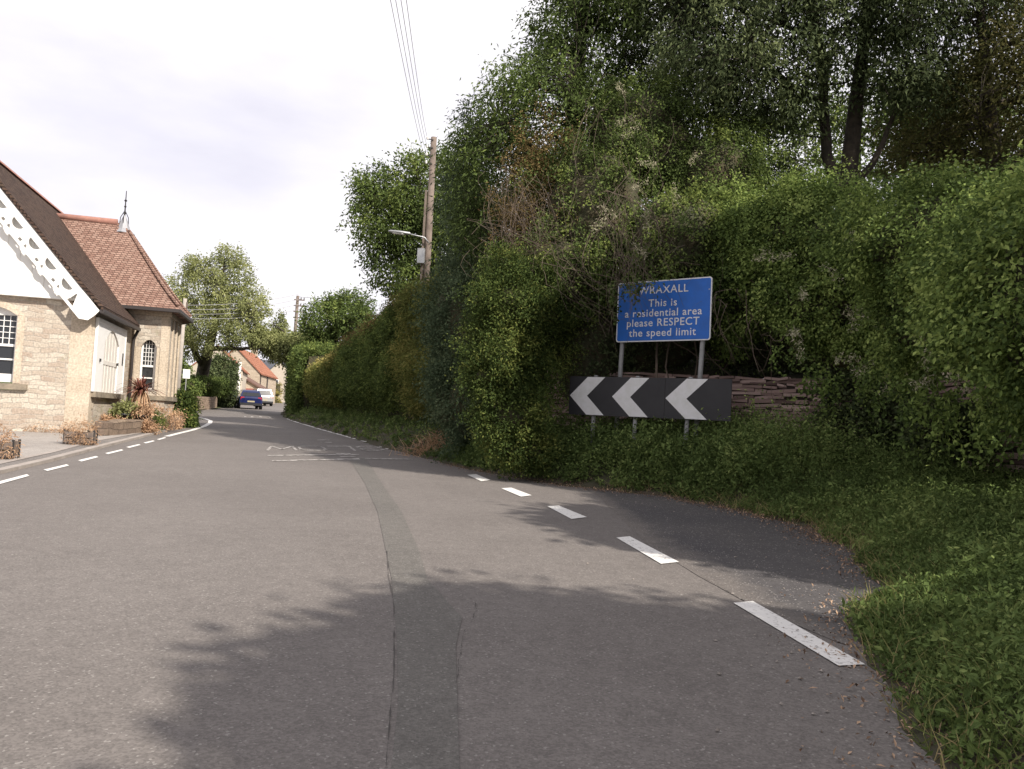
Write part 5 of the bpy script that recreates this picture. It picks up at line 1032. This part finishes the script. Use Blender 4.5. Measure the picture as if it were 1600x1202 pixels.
# ------------------------------------------------------------------ houses at the far bend
M['house_stone'] = masonry('pale_house_stone', [(.36, .29, .22), (.46, .38, .29), (.54, .46, .36)], (.42, .36, .28), .5, .2, dist=.03, bump=.5)
M['pantile'] = masonry('red_pantile', [(.24, .1, .065), (.34, .145, .09), (.4, .19, .12)], (.16, .075, .05), .24, .3, dist=.01, bump=1.)
M['slate'] = masonry('slate', [(.07, .075, .09), (.1, .105, .12)], (.05, .05, .06), .3, .2, dist=.01)
M['render'] = mat('pale_render', (.5, .44, .36), .9, noise=(2, .6, (.42, .36, .29)))
def house(name, base, rz, w, L_, eave, pitch, wm_, rm, label, chim=None, rear=True):
    e = empty(name, base, rz, label, 'house'); h = w / 2 * pitch
    b = MB(); b.prism([(0, -.5), (w, -.5), (w, eave), (w / 2, eave + h), (0, eave)], fz, 0, L_); b.build('wall', wm_, e)
    rf = MB(); t = .14
    for s in (1, -1):
        x0, x1 = w / 2, w / 2 + s * (w / 2 + .2); z0, z1 = eave + h, eave - .2 * pitch
        V = [(x0, -.12, z0 + t), (x1, -.12, z1 + t), (x1, L_ + .12, z1 + t), (x0, L_ + .12, z0 + t), (x0, -.12, z0 + .01), (x1, -.12, z1 + .01), (x1, L_ + .12, z1 + .01), (x0, L_ + .12, z0 + .01)]
        rf.add(V, [(0, 1, 2, 3), (4, 7, 6, 5), (0, 4, 5, 1), (1, 5, 6, 2), (2, 6, 7, 3)])
    ro = rf.build('roof', rm, e)
    if chim: c = MB(); c.box(w / 2 - .35, w / 2 + .35, chim, chim + .6, eave + h - .4, eave + h + 1.0); c.build('chimney', wm_, ro)
    return e
def win(e, x, y, z, w, h, side='y'):
    f = MB(); g_ = MB()
    if side == 'x': f.box(x - .02, x + .03, y, y + w, z, z + h); g_.box(x + .031, x + .035, y + .07, y + w - .07, z + .07, z + h - .07)
    else: f.box(x, x + w, y - .03, y + .02, z, z + h); g_.box(x + .07, x + w - .07, y - .035, y - .031, z + .07, z + h - .07)
    o = f.build('window', M['white'], e); g_.build('pane', M['glass'], o)
hb_ = AT(403, 632, 86); gb = gz(hb_[0], hb_[1]); hr = math.radians(7); w1 = 5.2
ha = house('stone_house', (hb_[0] - w1 * math.cos(hr), hb_[1] - w1 * math.sin(hr), gb), hr, w1, 10.5, 3.35, .98, M['house_stone'], M['pantile'], 'pale stone house with a red tiled roof behind the parked cars', 9.4)
MB().tube([(w1 + .06, .25, 0), (w1 + .06, .25, 3.2)], .06, 6).build('downpipe', M['pvc'], ha); MB().tube([(w1 + .06, 4.3, 0), (w1 + .06, 4.3, 3.2)], .09, 6).build('downpipe', M['pvc'], ha)
MB().box(w1 - .01, w1 + .02, 4.6, 5.9, 0, 1.9).build('door', mat('brown_door', (.2, .13, .1), .7), ha)
gp_ = AT(401, 633, 80); lg = empty('garage', (gp_[0], gp_[1], gz(gp_[0], gp_[1])), hr, 'low stone garage with a sloping brown roof and reddish door', 'garage')
b = MB(); b.prism([(-3.4, -.3), (0, -.3), (0, 1.75), (-3.4, 3.6)], fz, 0, 4); b.build('wall', M['house_stone'], lg)
b = MB(); b.prism([(.25, 1.65), (.25, 1.8), (-3.5, 3.84), (-3.5, 3.69)], fz, -.2, 4.2); b.build('roof', mat('brown_roof', (.17, .1, .075), .9, noise=(4, .8, (.1, .06, .05))), lg)
MB().box(-1.35, -.1, -.03, .01, 0, 1.62).build('door', mat('red_door', (.34, .13, .1), .7), lg)
hc = AT(371, 636, 73); he = house('red_roofed_house', (hc[0] - 4.6 - .3, hc[1] + 1, gz(hc[0], hc[1])), math.radians(14), 4.6, 6, 3.3, .9, M['render'], M['pantile'], 'house with a red roof half hidden behind the ivy mound')
hd_ = AT(457, 628, 118); hf_ = house('gabled_house', (hd_[0] - 4.4, hd_[1], gz(hd_[0], hd_[1])), math.radians(6), 4.4, 8, 3.9, 1.0, M['render'], M['slate'], 'pale gabled house far down the road past the bend', .6); win(hf_, 1.2, 0, 2.2, .9, 1.1)
hs = AT(412, 600, 135); house('slate_house', (hs[0] - 4, hs[1] + 2, gz(hs[0], hs[1])), math.radians(-60), 7, 12, 4.2, .7, M['render'], M['slate'], 'house with a grey slate roof seen between the two gables')
p = AT(373, 600, 70); wp = empty('pale_post', (p[0], p[1], gz(p[0], p[1])), 0, 'pale tall post before the red roofed house', 'post'); MB().tube([(0, 0, -.2), (0, 0, float(AT(373, 566, 70)[2] - gz(p[0], p[1])))], .13, 8).build('shaft', M['cream'], wp, True)
p = AT(371, 622, 66); bush('lime_shrub', [(p[0], p[1], p[2], .35, .4, .5)], 'small lime green shrub by the blue car', 'shrub', M['leaf_bright'], 60, 20, .15, .14, .07, 150, cs=.75)
p = AT(433, 610, 105); bush('wall_creeper', [(p[0], p[1], p[2], .5, .5, 1.1), (p[0] - .2, p[1], p[2] - 1.4, .7, .6, .6)], 'yellowish creeper on the pale gabled house', 'creeper', M['leaf_gold'], 90, 16, .2, .2, .1, 151, cs=.8)

# ------------------------------------------------------------------ cars
M['tyre'] = mat('tyre_rubber', (.02, .02, .02), .9); M['rim'] = mat('alloy', (.45, .45, .46), .3, .8); M['tail'] = mat('tail_lamp', (.45, .015, .015), .25, spec=.6); M['plate'] = mat('plate_dull_yellow', (.36, .32, .2), .5)
M['chrome'] = mat('trim_black', (.03, .03, .032), .4)
def car(name, base, rz, m, label, h=1.46, w=1.74, L_=4.1, hatch=.3):
    e = empty(name, base, rz, label, 'car', 'cars at the far bend'); r_ = .31
    # station: y, half width at sill / waist, sill z, waist z
    st_ = [(0, .72, .3, .8), (.06, .82, .24, .92), (.4, .86, .2, .96), (1.3, .87, .19, .95), (2.6, .87, .19, .92), (3.2, .86, .2, .86), (3.85, .8, .22, .72), (4.08, .62, .3, .58)]
    k = w / 1.74; b = MB(); rows = []
    for y, hw, z0, z1 in st_:
        hw *= k; y = y * L_ / 4.1; rows.append([(-hw * .92, y, z0), (-hw, y, z0 + .2), (-hw, y, z1 - .18), (-hw * .93, y, z1), (0, y, z1 + .02), (hw * .93, y, z1), (hw, y, z1 - .18), (hw, y, z0 + .2), (hw * .92, y, z0)])
    b.grid(rows); b.add(rows[0], [tuple(range(9))[::-1]]); b.add(rows[-1], [tuple(range(9))]); b.build('body', m, e, False)
    wz = .93; c = MB(); s_ = L_ / 4.1
    cab = [(.1, wz, .8), (.1 + hatch, h - .1, .62), (.1 + hatch + .25, h - .01, .6), (1.9, h, .6), (2.35, h - .07, .61), (3.05, .9, .74)]
    c.grid([[(-hw * k, y * s_, wz - .08), (-hw * k * .98, y * s_, z), (hw * k * .98, y * s_, z), (hw * k, y * s_, wz - .08)] for y, z, hw in cab]); c.build('cabin', m, e)
    rw = MB(); rw.add([(-.66 * k, .12 * s_ - .012, wz + .04), (.66 * k, .12 * s_ - .012, wz + .04), (.55 * k, (.1 + hatch) * s_ - .03, h - .15), (-.55 * k, (.1 + hatch) * s_ - .03, h - .15)], [(0, 1, 2, 3)]); rw.build('rear_window', M['glass'], e)
    for s in (-1, 1):
        sw2 = MB(); sw2.add([(s * .765 * k, .42 * s_, wz), (s * .755 * k, 2.7 * s_, wz), (s * .625 * k, 2.2 * s_, h - .12), (s * .635 * k, .6 * s_, h - .14)], [(0, 1, 2, 3)]); sw2.build('side_window', M['glass'], e)
        tl = MB(); tl.box(s * .62 * k - .13, s * .62 * k + .13, .015, .06, .7, .9); tl.build('tail_lamp', M['tail'], e)
        mr = MB(); mr.box(s * .95 * k - .09, s * .95 * k + .09, 2.55 * s_, 2.65 * s_, .92, 1.05); mr.build('mirror', m, e)
        for y in (.75, 3.25):
            wl_ = MB(); X = s * .8 * k; wl_.grid([[(X + d, y * s_ + rr * math.cos(a), .31 + rr * math.sin(a)) for a in np.linspace(0, 2 * math.pi, 18, endpoint=False)] for d, rr in ((-.1, .05), (-.1, r_ - .03), (-.07, r_), (.07, r_), (.1, r_ - .03), (.1, .2))], closed=True)
            wh = wl_.build('wheel', M['tyre'], e, False); rm_ = MB(); rm_.add([(X + s * .085, y * s_ + .2 * math.cos(a), .31 + .2 * math.sin(a)) for a in np.linspace(0, 2 * math.pi, 18, endpoint=False)], [tuple(range(18))]); rm_.build('rim', M['rim'], wh)
    MB().box(-.26, .26, -.012, .01, .52, .63).build('number_plate', M['plate'], e)
    MB().box(-.78 * k, .78 * k, -.02, .1, .28, .46).build('bumper', M['chrome'], e)
    return e
M['blue'] = mat('blue_paint', (.012, .018, .075), .2, spec=.6); M['silver'] = mat('silver_paint', (.36, .35, .335), .25, .3); M['car_white'] = mat('white_car_paint', (.7, .7, .7), .25)
g1 = G(391.5, 639.6); car('parked_car', (g1[0], g1[1], g1[2] + .005), math.radians(24), M['blue'], 'dark blue hatchback with red tail lights at the far bend')
g2 = G(413, 634.5); car('parked_car', (g2[0], g2[1], g2[2] + .005), math.radians(30), M['silver'], 'silver people carrier ahead of the dark blue hatchback', h=1.68, w=1.8, L_=4.4, hatch=.2)
g3 = G(441, 628); car('parked_car', (g3[0], g3[1], g3[2] + .005), math.radians(200), M['car_white'], 'white car farthest down the road beside the hedge corner')
